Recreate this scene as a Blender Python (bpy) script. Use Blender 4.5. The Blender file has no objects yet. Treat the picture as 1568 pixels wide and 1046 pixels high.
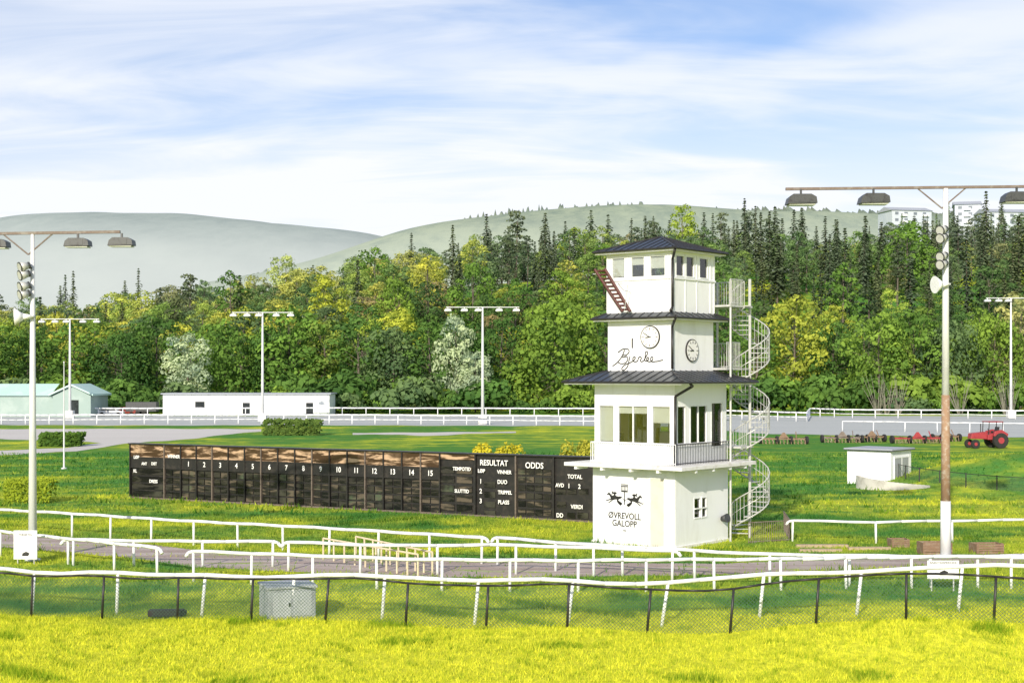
import bpy, math, random
import numpy as np
from mathutils import Vector, Matrix, noise as mn
R=math.radians
random.seed(7); rng=np.random.default_rng(7)
scene=bpy.context.scene
F=2178.0; EH=6.84      # focal ratio / eye height (m) used to survey distances
def at(b,Y): return (b-784)*Y/F
def G(b,d):            # survey point on the flat ground
    Y=EH*F/(d-575); return (at(b,Y),Y)
def GT(b,d,h):         # survey point of something h metres tall, from its top
    Y=(EH-h)*F/(d-575); return (at(b,Y),Y)
def Zat(d,Y): return EH-(d-575)*Y/F
def sm(t):
    t=max(0.0,min(1.0,t)); return t*t*(3-2*t)
def hillamp(X): return float(np.interp(X,[-400,-162,-110,-71,-20,20,74,110,162,400],[8,15,19,24,35,38,41,37,39,44]))
def terr(X,Y):
    z=0.0
    if Y<60: z+=0.62*sm((X-4)/7)*math.exp(-((Y-36.5)/3.6)**2)+0.12*math.exp(-((Y-35)/3.5)**2)*sm((6-X)/10)
    if Y<46: z+=0.14*mn.noise(Vector((X*0.35,Y*0.5,1.0)))*sm((46-Y)/5)
    r2=((X-32)/7.5)**2+((Y-87)/5.5)**2
    if r2<9: z+=2.05*math.exp(-r2**1.4)
    if Y>262: z+=hillamp(X)*sm((Y-262)/200)
    if Y>500: z+=sm((Y-500)/130)*26*sm((X-90)/70)
    return z
# ---------------------------------------------------------------- materials
def newmat(name):
    m=bpy.data.materials.new(name); m.use_nodes=True
    nt=m.node_tree; b=nt.nodes['Principled BSDF']; return m,nt,b
def N(nt,t,**k):
    n=nt.nodes.new(t)
    for a,v in k.items(): setattr(n,a,v)
    return n
def mixc(nt,fac,a,b,mode='MIX'):
    n=nt.nodes.new('ShaderNodeMix'); n.data_type='RGBA'; n.blend_type=mode
    for s,v in ((n.inputs[0],fac),(n.inputs[6],a),(n.inputs[7],b)):
        if hasattr(v,'node'): nt.links.new(v,s)
        else: s.default_value=v if not isinstance(v,tuple) else (*v,1)[:4]
    return n.outputs[2]
def mth(nt,op,a,b=0.0,clamp=False):
    n=nt.nodes.new('ShaderNodeMath'); n.operation=op; n.use_clamp=clamp
    for s,v in ((n.inputs[0],a),(n.inputs[1],b)):
        if hasattr(v,'node'): nt.links.new(v,s)
        else: s.default_value=v
    return n.outputs[0]
def rampf(nt,s,lo,hi):
    n=nt.nodes.new('ShaderNodeMapRange'); n.interpolation_type='SMOOTHSTEP'
    nt.links.new(s,n.inputs[0]); n.inputs[1].default_value=lo; n.inputs[2].default_value=hi
    return n.outputs[0]
def noise_(nt,scale,detail=3,vec=None,dist=0.0,rough=0.5):
    n=nt.nodes.new('ShaderNodeTexNoise'); n.inputs['Scale'].default_value=scale
    n.inputs['Detail'].default_value=detail; n.inputs['Distortion'].default_value=dist; n.inputs['Roughness'].default_value=rough
    if vec is not None: nt.links.new(vec,n.inputs['Vector'])
    return n.outputs['Fac']
def worldpos(nt,sx=1,sy=1,sz=1):
    g=nt.nodes.new('ShaderNodeNewGeometry'); m=nt.nodes.new('ShaderNodeMapping')
    m.inputs['Scale'].default_value=(sx,sy,sz); nt.links.new(g.outputs['Position'],m.inputs['Vector']); return m.outputs[0]
def paint(name,c,c2=None,rough=0.5,scale=3.0,metal=0.0,bump=0.0,streak=False):
    m,nt,b=newmat(name); c2=c2 or tuple(x*0.75 for x in c)
    tc=nt.nodes.new('ShaderNodeTexCoord'); mp=nt.nodes.new('ShaderNodeMapping')
    mp.inputs['Scale'].default_value=(1,1,0.25) if streak else (1,1,1)
    nt.links.new(tc.outputs['Object'],mp.inputs['Vector'])
    f=noise_(nt,scale,5,mp.outputs[0],0.3,0.65)
    col=mixc(nt,rampf(nt,f,0.45,0.75),c,c2)
    nt.links.new(col,b.inputs['Base Color']); b.inputs['Roughness'].default_value=rough; b.inputs['Metallic'].default_value=metal
    if bump:
        bp=nt.nodes.new('ShaderNodeBump'); bp.inputs['Strength'].default_value=bump; bp.inputs['Distance'].default_value=0.02
        nt.links.new(noise_(nt,scale*12,3,tc.outputs['Object']),bp.inputs['Height']); nt.links.new(bp.outputs[0],b.inputs['Normal'])
    return m
M={}
M['white']=paint('white_painted_wall',(0.84,0.86,0.89),(0.75,0.76,0.77),0.6,1.3,streak=True,bump=0.15)
M['trim']=paint('white_trim',(0.80,0.82,0.84),(0.69,0.70,0.70),0.5,4)
M['rail']=paint('white_rail_paint',(0.82,0.84,0.86),(0.66,0.68,0.66),0.4,2.5)
M['roof']=paint('dark_metal_roof',(0.04,0.05,0.065),(0.07,0.08,0.09),0.35,4,metal=0.4)
M['black']=paint('black_metal',(0.02,0.02,0.022),(0.035,0.03,0.03),0.45,5)
M['frame']=paint('scoreboard_frame',(0.016,0.015,0.015),(0.04,0.034,0.03),0.4,3)
M['edge']=paint('worn_board_edge',(0.15,0.12,0.10),(0.05,0.04,0.035),0.5,6)
M['ink']=paint('black_lettering',(0.02,0.02,0.02),None,0.6)
M['wtext']=paint('white_lettering',(0.84,0.84,0.84),(0.8,0.8,0.8),0.6)
M['galv']=paint('galvanised_steel',(0.56,0.57,0.56),(0.42,0.43,0.42),0.45,6,metal=0.2)
M['pole']=paint('pole_paint',(0.70,0.72,0.74),(0.54,0.55,0.55),0.45,2,streak=True)
M['lampg']=paint('lamp_housing',(0.07,0.075,0.08),(0.035,0.035,0.04),0.45,6,metal=0.3)
M['rust']=paint('rusted_steel',(0.33,0.21,0.13),(0.50,0.45,0.38),0.8,5)
M['arm']=paint('weathered_arm',(0.17,0.13,0.11),(0.26,0.24,0.22),0.7,3)
M['crate']=paint('old_brown_boards',(0.22,0.14,0.09),(0.30,0.24,0.18),0.85,6)
M['redbrown']=paint('red_brown_ladder',(0.10,0.03,0.025),(0.05,0.025,0.02),0.6,5)
M['wood']=paint('weathered_wood',(0.42,0.33,0.22),(0.28,0.22,0.15),0.8,8)
M['palewood']=paint('pale_wood',(0.66,0.57,0.40),(0.5,0.42,0.28),0.8,5)
M['beige']=paint('beige_door',(0.66,0.62,0.54),(0.58,0.54,0.46),0.6,2)
M['inner']=paint('interior_wall',(0.82,0.74,0.60),(0.74,0.65,0.5),0.8,2)
M['blind']=paint('added_pale_window_panel',(0.80,0.78,0.70),(0.74,0.70,0.60),0.8,2)  # pale panels added behind the panes to brighten the tower windows
M['slab']=paint('concrete_slab',(0.74,0.74,0.73),(0.55,0.52,0.48),0.8,3,bump=0.2)
M['conc']=paint('grey_concrete',(0.36,0.39,0.43),(0.26,0.28,0.31),0.85,3,bump=0.4)
M['rubber']=paint('rubber',(0.02,0.02,0.02),(0.035,0.033,0.03),0.8,5)
M['red']=paint('red_paint',(0.36,0.04,0.05),(0.24,0.03,0.04),0.5,4)
M['greenwall']=paint('grey_green_cladding',(0.30,0.40,0.37),(0.38,0.47,0.44),0.6,0.4)
M['mint']=paint('mint_roof_sheet',(0.46,0.66,0.60),(0.58,0.72,0.68),0.5,0.3)
M['bark']=paint('bark',(0.12,0.10,0.08),(0.22,0.20,0.17),0.9,3)
M['stone']=paint('stone_wall',(0.55,0.54,0.5),(0.36,0.35,0.31),0.9,2,bump=0.5)
M['apart']=paint('render_wall',(0.52,0.57,0.64),(0.44,0.50,0.58),0.8,0.1)
M['aroof']=paint('pale_roof',(0.36,0.39,0.44),(0.30,0.33,0.38),0.8,0.1)
def glassm(name,tint,amt,rough=0.05):
    m,nt,b=newmat(name); out=nt.nodes['Material Output']
    t=N(nt,'ShaderNodeBsdfTransparent'); t.inputs[0].default_value=(*tint,1)
    g=N(nt,'ShaderNodeBsdfGlossy'); g.inputs['Roughness'].default_value=rough
    lw=N(nt,'ShaderNodeLayerWeight'); lw.inputs[0].default_value=0.3
    f=mth(nt,'ADD',lw.outputs['Fresnel'],amt,True)
    mx=N(nt,'ShaderNodeMixShader'); nt.links.new(f,mx.inputs[0]); nt.links.new(t.outputs[0],mx.inputs[1]); nt.links.new(g.outputs[0],mx.inputs[2])
    nt.links.new(mx.outputs[0],out.inputs[0]); return m
M['glass']=glassm('window_glass',(0.85,0.88,0.88),0.06)
M['dglass']=paint('dark_glass',(0.02,0.025,0.03),(0.05,0.06,0.07),0.08,1)
M['aglass']=paint('distant_window_glass',(0.16,0.19,0.23),(0.22,0.25,0.3),0.3,1)
M['lens']=paint('lamp_lens',(0.55,0.58,0.5),(0.4,0.45,0.35),0.15,4)
def paneM(name,a,b_,c,rough):  # reflections painted into the pane colour as noise streaks
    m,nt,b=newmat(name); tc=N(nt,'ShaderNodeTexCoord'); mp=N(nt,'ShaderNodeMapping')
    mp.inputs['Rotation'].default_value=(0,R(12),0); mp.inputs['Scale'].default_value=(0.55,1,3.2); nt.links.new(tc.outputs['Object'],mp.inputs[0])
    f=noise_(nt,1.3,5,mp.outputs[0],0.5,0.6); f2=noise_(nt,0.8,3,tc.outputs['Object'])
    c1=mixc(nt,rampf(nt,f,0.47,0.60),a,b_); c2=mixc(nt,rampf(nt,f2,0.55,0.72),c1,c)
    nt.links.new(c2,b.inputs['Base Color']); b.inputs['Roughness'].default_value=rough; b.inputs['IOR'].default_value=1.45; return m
M['paneA']=paneM('bronze_reflection_glass',(0.06,0.035,0.022),(0.52,0.36,0.24),(0.12,0.08,0.055),0.1)
M['paneB']=paneM('smoked_reflection_glass',(0.010,0.010,0.011),(0.04,0.038,0.034),(0.055,0.055,0.045),0.12)
M['paneC']=paneM('slot_reflection_glass',(0.022,0.021,0.02),(0.11,0.09,0.07),(0.075,0.10,0.065),0.15)
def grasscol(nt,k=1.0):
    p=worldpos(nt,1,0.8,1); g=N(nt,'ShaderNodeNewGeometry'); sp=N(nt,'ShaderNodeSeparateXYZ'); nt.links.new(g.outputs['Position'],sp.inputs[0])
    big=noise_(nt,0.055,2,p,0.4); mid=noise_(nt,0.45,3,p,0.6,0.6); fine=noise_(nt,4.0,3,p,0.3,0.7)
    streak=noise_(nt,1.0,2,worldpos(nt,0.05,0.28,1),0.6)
    sunlit_near=mth(nt,'SUBTRACT',1.0,rampf(nt,sp.outputs[1],37.0,42.5))   # sunlit foreground painted as yellower turf
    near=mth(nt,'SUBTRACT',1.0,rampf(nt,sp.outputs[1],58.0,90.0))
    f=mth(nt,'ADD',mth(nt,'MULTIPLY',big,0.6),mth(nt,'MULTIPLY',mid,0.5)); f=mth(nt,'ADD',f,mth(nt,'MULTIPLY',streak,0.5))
    f=mth(nt,'ADD',f,mth(nt,'MULTIPLY',sunlit_near,0.46)); f=mth(nt,'ADD',f,mth(nt,'MULTIPLY',near,0.07))
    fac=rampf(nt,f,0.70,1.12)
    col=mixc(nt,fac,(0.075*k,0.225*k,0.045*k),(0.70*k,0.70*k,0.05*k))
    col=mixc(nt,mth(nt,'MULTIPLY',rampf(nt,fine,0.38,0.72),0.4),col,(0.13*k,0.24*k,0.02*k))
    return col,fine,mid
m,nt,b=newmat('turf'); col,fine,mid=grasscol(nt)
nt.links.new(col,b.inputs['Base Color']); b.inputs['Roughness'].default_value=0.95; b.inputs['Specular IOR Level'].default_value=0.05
bp=N(nt,'ShaderNodeBump'); bp.inputs['Strength'].default_value=0.9; bp.inputs['Distance'].default_value=0.15
nt.links.new(noise_(nt,2.2,5,worldpos(nt),0.2,0.75),bp.inputs['Height']); nt.links.new(bp.outputs[0],b.inputs['Normal'])
M['turf']=m
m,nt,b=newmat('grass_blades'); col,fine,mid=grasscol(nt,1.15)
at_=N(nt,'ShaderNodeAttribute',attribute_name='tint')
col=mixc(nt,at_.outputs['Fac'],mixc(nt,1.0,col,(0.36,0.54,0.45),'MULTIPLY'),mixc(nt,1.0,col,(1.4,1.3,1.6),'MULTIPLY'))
d=N(nt,'ShaderNodeBsdfDiffuse'); t=N(nt,'ShaderNodeBsdfTranslucent'); mx=N(nt,'ShaderNodeMixShader'); mx.inputs[0].default_value=0.45
nt.links.new(col,d.inputs[0]); nt.links.new(col,t.inputs[0]); nt.links.new(d.outputs[0],mx.inputs[1]); nt.links.new(t.outputs[0],mx.inputs[2])
nt.links.new(mx.outputs[0],nt.nodes['Material Output'].inputs[0]); M['blade']=m
def sandM(name,a,b_,sx=0.15,grassy=0.0):
    m,nt,b=newmat(name); f=noise_(nt,1.0,6,worldpos(nt,sx,1.2,1),0.3,0.65); f2=noise_(nt,6,4,worldpos(nt))
    c=mixc(nt,rampf(nt,f,0.38,0.66),a,b_); c=mixc(nt,mth(nt,'MULTIPLY',rampf(nt,f2,0.5,0.75),0.35),c,tuple(x*0.6 for x in a))
    if grassy: c=mixc(nt,mth(nt,'MULTIPLY',rampf(nt,noise_(nt,1.0,5,worldpos(nt,0.25,1.0,1),0.4,0.7),0.56,0.64),grassy),c,(0.26,0.38,0.04))
    nt.links.new(c,b.inputs['Base Color']); b.inputs['Roughness'].default_value=0.95
    bp=N(nt,'ShaderNodeBump'); bp.inputs['Strength'].default_value=0.7; bp.inputs['Distance'].default_value=0.05
    nt.links.new(f2,bp.inputs['Height']); nt.links.new(bp.outputs[0],b.inputs['Normal']); return m
M['dirt']=sandM('dirt_track',(0.33,0.26,0.23),(0.46,0.40,0.37),grassy=0.75)
M['sand']=sandM('pale_sand',(0.52,0.50,0.47),(0.60,0.58,0.55),0.03)
M['grey']=sandM('grey_track',(0.40,0.43,0.42),(0.48,0.50,0.49),0.02)
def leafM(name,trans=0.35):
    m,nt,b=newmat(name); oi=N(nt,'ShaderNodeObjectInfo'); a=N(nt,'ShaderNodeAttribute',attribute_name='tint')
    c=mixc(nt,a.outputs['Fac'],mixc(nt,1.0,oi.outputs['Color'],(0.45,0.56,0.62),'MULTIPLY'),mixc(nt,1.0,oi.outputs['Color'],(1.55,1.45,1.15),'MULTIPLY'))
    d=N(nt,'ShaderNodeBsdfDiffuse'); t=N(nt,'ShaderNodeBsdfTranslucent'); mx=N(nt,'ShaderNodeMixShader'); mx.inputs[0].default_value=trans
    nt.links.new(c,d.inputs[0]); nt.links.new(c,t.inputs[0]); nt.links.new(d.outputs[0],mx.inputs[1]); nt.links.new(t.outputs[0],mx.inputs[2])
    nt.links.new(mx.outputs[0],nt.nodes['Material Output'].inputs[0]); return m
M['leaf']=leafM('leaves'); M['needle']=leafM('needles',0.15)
def meshwireM(name,colr,sp,th):
    m,nt,b=newmat(name); tc=N(nt,'ShaderNodeTexCoord'); s=N(nt,'ShaderNodeSeparateXYZ'); nt.links.new(tc.outputs['UV'],s.inputs[0])
    def line(sign):
        v=mth(nt,'ADD',s.outputs[0],mth(nt,'MULTIPLY',s.outputs[1],sign)); v=mth(nt,'FRACT',mth(nt,'MULTIPLY',v,1/sp)); return mth(nt,'LESS_THAN',v,th)
    f=mth(nt,'MAXIMUM',line(1.0),line(-1.0))
    tr=N(nt,'ShaderNodeBsdfTransparent'); mx=N(nt,'ShaderNodeMixShader'); b.inputs['Base Color'].default_value=(*colr,1); b.inputs['Roughness'].default_value=0.6
    nt.links.new(f,mx.inputs[0]); nt.links.new(tr.outputs[0],mx.inputs[1]); nt.links.new(b.outputs[0],mx.inputs[2])
    nt.links.new(mx.outputs[0],nt.nodes['Material Output'].inputs[0]); return m
M['wire']=meshwireM('chain_link_wire',(0.04,0.10,0.07),0.10,0.13)
# ---------------------------------------------------------------- mesh builder
class P:
    def __init__(s): s.v=[]; s.f=[]
    def box(s,x0,x1,y0,y1,z0,z1):
        i=len(s.v); s.v+=[(x,y,z) for z in (z0,z1) for x,y in ((x0,y0),(x1,y0),(x1,y1),(x0,y1))]
        s.f+=[(i+3,i+2,i+1,i),(i+4,i+5,i+6,i+7)]+[(i+a,i+(a+1)%4,i+4+(a+1)%4,i+4+a) for a in range(4)]; return s
    def cyl(s,p0,p1,r0,r1=None,n=10,cap=True):
        r1=r0 if r1 is None else r1; p0=Vector(p0); p1=Vector(p1); d=(p1-p0)
        if d.length<1e-6: return s
        d.normalize(); u=d.orthogonal().normalized(); w=d.cross(u); i=len(s.v)
        for p,r in ((p0,r0),(p1,r1)):
            for k in range(n):
                a=2*math.pi*k/n; s.v.append(tuple(p+u*(r*math.cos(a))+w*(r*math.sin(a))))
        for k in range(n): s.f.append((i+k,i+(k+1)%n,i+n+(k+1)%n,i+n+k))
        if cap: s.f+=[tuple(range(i+n-1,i-1,-1)),tuple(range(i+n,i+2*n))]
        return s
    def tube(s,pts,r,n=6):
        for a,b in zip(pts[:-1],pts[1:]): s.cyl(a,b,r,n=n)
        return s
    def poly(s,pts):
        i=len(s.v); s.v+=[tuple(p) for p in pts]; s.f.append(tuple(range(i,i+len(pts)))); return s
    def prism(s,pts,off):
        n=len(pts); i=len(s.v); s.v+=[tuple(p) for p in pts]+[tuple(Vector(p)+Vector(off)) for p in pts]
        s.f+=[tuple(range(i+n-1,i-1,-1)),tuple(range(i+n,i+2*n))]+[(i+k,i+(k+1)%n,i+n+(k+1)%n,i+n+k) for k in range(n)]; return s
    def wheel(s,c,ax,r,w,n=20):
        c=Vector(c); ax=Vector(ax).normalized()*w/2
        s.cyl(c-ax,c+ax,r*0.94,r*0.94,n); s.cyl(c-ax*0.7,c+ax*0.7,r,r,n); return s
    def ob(s,name,mat,parent=None,loc=None,rz=0,smooth=False,bevel=0):
        me=bpy.data.meshes.new(name); me.from_pydata(s.v,[],s.f); me.update()
        me.materials.append(M[mat] if isinstance(mat,str) else mat)
        o=bpy.data.objects.new(name,me); scene.collection.objects.link(o)
        if parent: o.parent=parent
        if loc: o.location=loc
        o.rotation_euler[2]=rz
        if smooth:
            for p in me.polygons: p.use_smooth=len(p.vertices)<=4
        if bevel:
            b=o.modifiers.new('bevel','BEVEL'); b.width=bevel; b.segments=2; b.limit_method='ANGLE'
        return o
def empty(name,loc=(0,0,0),rz=0):
    o=bpy.data.objects.new(name,None); scene.collection.objects.link(o); o.location=loc; o.rotation_euler[2]=rz; o.empty_display_size=0.5; return o
def text(s,name,parent,loc,size,mat,rot=(R(90),0,0),shear=0,ext=0.006,align='CENTER',bold=0.0,sx=1):
    c=bpy.data.curves.new(name,'FONT'); c.body=s; c.size=size; c.extrude=ext; c.align_x=align; c.align_y='CENTER'; c.shear=shear; c.offset=bold; c.resolution_u=3
    c.materials.append(M[mat]); o=bpy.data.objects.new(name,c); scene.collection.objects.link(o); o.parent=parent; o.location=loc; o.rotation_euler=rot; o.scale[0]=sx; return o
# ---------------------------------------------------------------- ground
def axis(lim0,lim1,step,far,g=1.13):
    a=list(np.arange(lim0,lim1+0.01,step)); d=step
    x=lim1
    while x<far: d*=g; x+=d; a.append(x)
    return a
xp=axis(0,44,0.8,5000); xs=[-x for x in xp[:0:-1]]+xp
ys=[-900,-400,-150,-60,-20,0,10,20]+axis(26,110,0.6,7000,1.05)
vv=[(x,y,terr(x,y)) for y in ys for x in xs]; nx=len(xs)
ff=[(j*nx+i,j*nx+i+1,(j+1)*nx+i+1,(j+1)*nx+i) for j in range(len(ys)-1) for i in range(nx-1)]
g=P(); g.v=vv; g.f=ff; g.ob('ground','turf',smooth=True)
def strip(name,near,far,b0,b1,mat,dz=0.006,n=80):
    p=P(); bs=np.linspace(b0,b1,n)
    for bb in bs:
        dn=np.interp(bb,[q[0] for q in near],[q[1] for q in near])+0.5*math.sin(bb*0.05)+0.3*math.sin(bb*0.13); df=np.interp(bb,[q[0] for q in far],[q[1] for q in far])+0.3*math.sin(bb*0.07)
        for d in (dn,df):
            X,Y=G(bb,d); p.v.append((X,Y,dz))
    for i in range(n-1): p.f.append((2*i,2*i+2,2*i+3,2*i+1))
    return p.ob(name,mat)
trN=[(-500,812),(0,838),(180,852),(300,868),(500,878),(700,884),(1100,880),(1568,861),(2100,846)]
trF=[(-500,790),(0,817),(180,828),(300,842),(500,852),(700,860),(1100,863),(1568,847),(2100,838)]
strip('dirt_track',trN,trF,-500,2100,'dirt',0.008,160)
strip('far_race_track',[(-900,650),(900,652),(1060,654),(1150,664),(1568,670),(2600,672)],[(-900,637),(2600,637)],-900,2600,'grey',0.012)
strip('sand_path',[(-300,673),(0,672),(205,679),(300,671),(400,660)],[(-300,658),(200,656.5),(400,657)],-300,400,'sand',0.008)
strip('sand_path',[(-300,705),(0,697),(120,691),(165,683),(210,677)],[(-300,694),(0,690),(100,686),(140,680),(210,673)],-300,210,'sand',0.012,50)
strip('sand_path',[(540,665),(660,667),(790,662)],[(540,663),(660,662),(790,661)],540,790,'sand',0.008,30)
def in_track(X,Y):
    b=X*F/Y+784; d=575+EH*F/Y
    return (d<np.interp(b,[q[0] for q in trN],[q[1] for q in trN])-1)&(d>np.interp(b,[q[0] for q in trF],[q[1] for q in trF])+1)
def blades(n,y0,y1,hmin,hmax,w,half=0.40):
    Y=np.sqrt(rng.uniform(y0**2,y1**2,n)); X=rng.uniform(-half,half,n)*Y
    k=~in_track(X,Y)|(rng.random(n)<0.05); X=X[k]; Y=Y[k]; n=len(X)
    z=np.array([terr(a,b_) for a,b_ in zip(X,Y)])
    cl=0.5+0.25*np.sin(X*2.1+1.7*np.sin(Y*1.3))+0.25*np.sin(Y*2.7+X*0.9+2*np.sin(X*0.7))
    cl2=np.clip(np.sin(X*0.83+np.sin(Y*.61)*2)*np.sin(Y*1.07+np.sin(X*.47)*2),0,1)**4
    cl3=np.clip(np.sin(X*2.3+np.sin(Y*1.1)*3)*np.sin(Y*2.9+np.sin(X*1.7)*3),0,1)**5
    h=(hmin+(hmax-hmin)*rng.random(n)*(0.4+0.8*cl))*(1+1.5*cl2+1.2*cl3)
    a=rng.uniform(0,6.283,n); la=rng.uniform(0,6.283,n); ln=h*rng.uniform(0.1,0.9,n)
    ww=w*rng.uniform(0.6,1.3,n)
    V=np.zeros((n,3,3)); V[:,0]=np.stack([X-np.cos(a)*ww,Y-np.sin(a)*ww,z-0.005],1); V[:,1]=np.stack([X+np.cos(a)*ww,Y+np.sin(a)*ww,z-0.005],1)
    V[:,2]=np.stack([X+np.cos(la)*ln,Y+np.sin(la)*ln,z+h],1)
    tint=np.clip(rng.normal(0.58,0.2,n)-0.55*(cl2>0.5)-0.3*(cl3>.35),0,1); return V,tint
def trimesh(name,V,tint,mat):
    n=len(V); me=bpy.data.meshes.new(name); me.vertices.add(n*3); me.vertices.foreach_set('co',V.reshape(-1).astype(np.float32))
    me.loops.add(n*3); me.loops.foreach_set('vertex_index',np.arange(n*3,dtype=np.int32)); me.polygons.add(n)
    me.polygons.foreach_set('loop_start',np.arange(0,n*3,3,dtype=np.int32)); me.update(calc_edges=True)
    at=me.attributes.new('tint','FLOAT','POINT'); at.data.foreach_set('value',np.repeat(tint,3).astype(np.float32))
    me.materials.append(M[mat]); me.validate(); o=bpy.data.objects.new(name,me); scene.collection.objects.link(o); return o
parts=[blades(150000,30,44,0.05,0.12,0.013),blades(80000,44,70,0.06,0.15,0.022),blades(40000,70,125,0.08,0.2,0.055)]
trimesh('grass',np.concatenate([p[0] for p in parts]),np.concatenate([p[1] for p in parts]),'blade')
# ---------------------------------------------------------------- foliage generators
def leafquads(C,Nn,size,tint):
    n=len(C); up=rng.normal(size=(n,3)); u=np.cross(Nn,up); u/=np.linalg.norm(u,axis=1)[:,None]+1e-9; w=np.cross(Nn,u)
    s=(size*rng.uniform(0.55,1.25,n))[:,None]; s2=s*rng.uniform(0.5,0.9,n)[:,None]
    V=np.stack([C-u*s,C-w*s2,C+u*s,C+w*s2],1); return V,tint
def quadmesh(name,V,tint,mat,trunk=None):
    n=len(V); v=[tuple(x) for x in V.reshape(-1,3)]; f=[(4*i,4*i+1,4*i+2,4*i+3) for i in range(n)]; tv=list(np.repeat(tint,4)); mi=[0]*n
    if trunk:
        o=len(v); v+=trunk.v; f+=[tuple(k+o for k in q) for q in trunk.f]; tv+=[0.5]*len(trunk.v); mi+=[1]*len(trunk.f)
    me=bpy.data.meshes.new(name); me.from_pydata(v,[],f); me.materials.append(M[mat]); me.materials.append(M['bark'])
    me.polygons.foreach_set('material_index',mi); at=me.attributes.new('tint','FLOAT','POINT'); at.data.foreach_set('value',np.array(tv,dtype=np.float32)); me.update(); return me
def blobleaves(blobs,nper,size,jit=0.3):
    Cs=[];Ns=[];Ts=[]
    for (c,r,tn) in blobs:
        n=int(nper*max(r[0]*r[2],0.1)); d=rng.normal(size=(n,3)); d[:,2]=np.where((d[:,2]<-0.5),-d[:,2],d[:,2]); d/=np.linalg.norm(d,axis=1)[:,None]
        rad=rng.uniform(0.74,1.06,n)[:,None]; wob=1+0.2*np.sin(d[:,:1]*7+c[0])*np.sin(d[:,2:]*6+c[1])
        C=np.array(c)+d*np.array(r)*rad*wob; nn=d+rng.normal(size=(n,3))*jit; nn/=np.linalg.norm(nn,axis=1)[:,None]
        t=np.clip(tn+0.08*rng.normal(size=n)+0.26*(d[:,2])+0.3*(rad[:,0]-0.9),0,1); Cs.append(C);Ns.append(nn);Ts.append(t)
    return leafquads(np.concatenate(Cs),np.concatenate(Ns),size,np.concatenate(Ts))
def decid(name,H,Rr,base,nb,size=0.31,nper=42,peak=0.42):
    tr=P(); lean=Vector((random.uniform(-.4,.4),random.uniform(-.4,.4),0)); top=Vector((0,0,H*0.8))+lean
    tr.cyl((0,0,-1),(lean.x*.4,lean.y*.4,H*0.4),H*0.017,H*0.011,7,False); tr.cyl((lean.x*.4,lean.y*.4,H*0.4),top,H*0.011,H*0.003,5,False)
    blobs=[]
    for i in range(nb):
        t=(i+0.5)/nb; z=H*(base+(0.93-base)*t)
        e=(t-peak)/(1.08-peak) if t>peak else (peak-t)/(peak+0.25)
        prof=math.sqrt(max(0.04,1-e*e))
        a=i*2.4+random.uniform(-.5,.5); rr=Rr*prof*random.uniform(0.45,0.82)
        r=Rr*random.uniform(0.27,0.46)*(1-0.22*t)
        if t>0.93: rr*=.4
        c=(rr*math.cos(a)+lean.x*t,rr*math.sin(a)+lean.y*t,z-r*0.2); blobs.append((c,(r,r,r*random.uniform(0.65,0.95)),random.uniform(0.2,0.75)))
        z0=H*(0.22+0.5*t)*0.9; tr.cyl((lean.x*t*.5,lean.y*t*.5,z0),c,H*0.005*(1.2-t),H*0.0015,4,False)
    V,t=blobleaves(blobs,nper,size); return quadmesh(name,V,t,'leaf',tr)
def conifer(name,H,Rr,z0=0.08,size=0.42):
    tr=P(); tr.cyl((0,0,-1),(0,0,H*0.99),H*0.012,0.03,6); C=[];Nn=[];T=[]
    L=int(H*1.45)
    for i in range(L):
        t=i/(L-1); z=H*(z0+(0.985-z0)*t); r=Rr*((1-t)**0.85)*random.uniform(0.65,1.15)+0.15; nb=6 if t<.8 else 4
        for k in range(nb):
            a=k*2*math.pi/nb+i*1.1+random.uniform(-.3,.3); rb=r*random.uniform(0.55,1.15); m_=max(2,int(rb*3.6))
            for q in range(m_):
                s=(q+0.6)/m_; d=rb*s; sp=rb*0.2*(1-s*0.5)
                C.append((d*math.cos(a)+random.gauss(0,sp*.5),d*math.sin(a)+random.gauss(0,sp*.5),z-0.4*d*s+0.1*random.random()-(0.25*random.random())))
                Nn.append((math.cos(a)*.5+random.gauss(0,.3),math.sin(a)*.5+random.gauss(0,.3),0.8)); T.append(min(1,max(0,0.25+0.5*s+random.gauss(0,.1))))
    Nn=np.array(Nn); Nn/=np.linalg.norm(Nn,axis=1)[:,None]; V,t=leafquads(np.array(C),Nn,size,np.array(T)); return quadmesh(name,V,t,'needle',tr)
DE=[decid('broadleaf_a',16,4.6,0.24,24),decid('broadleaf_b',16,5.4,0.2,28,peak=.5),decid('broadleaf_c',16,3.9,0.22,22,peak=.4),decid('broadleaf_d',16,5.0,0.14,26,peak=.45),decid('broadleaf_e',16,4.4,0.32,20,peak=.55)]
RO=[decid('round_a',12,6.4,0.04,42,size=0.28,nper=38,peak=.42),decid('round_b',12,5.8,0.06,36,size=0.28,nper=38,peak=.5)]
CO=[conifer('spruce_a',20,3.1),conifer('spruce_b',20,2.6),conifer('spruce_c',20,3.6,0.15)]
def pine(name):
    tr=P(); tr.cyl((0,0,-1),(0.3,0.1,17),0.24,0.1,6); bl=[]
    for i in range(16):
        t=i/15; a=i*2.4; z=9+10*t; rr=random.uniform(.5,2.4)*(1-.6*t); r=random.uniform(.8,1.3); c=(rr*math.cos(a),rr*math.sin(a),z); bl.append((c,(r*1.2,r*1.2,r*.6),random.uniform(.2,.6))); tr.cyl((0.2,0,z-1),c,.07,.02,4,False)
    V,t=blobleaves(bl,50,0.36,0.8); return quadmesh(name,V,t,'needle',tr)
PI=[pine('pine_a')]
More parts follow.
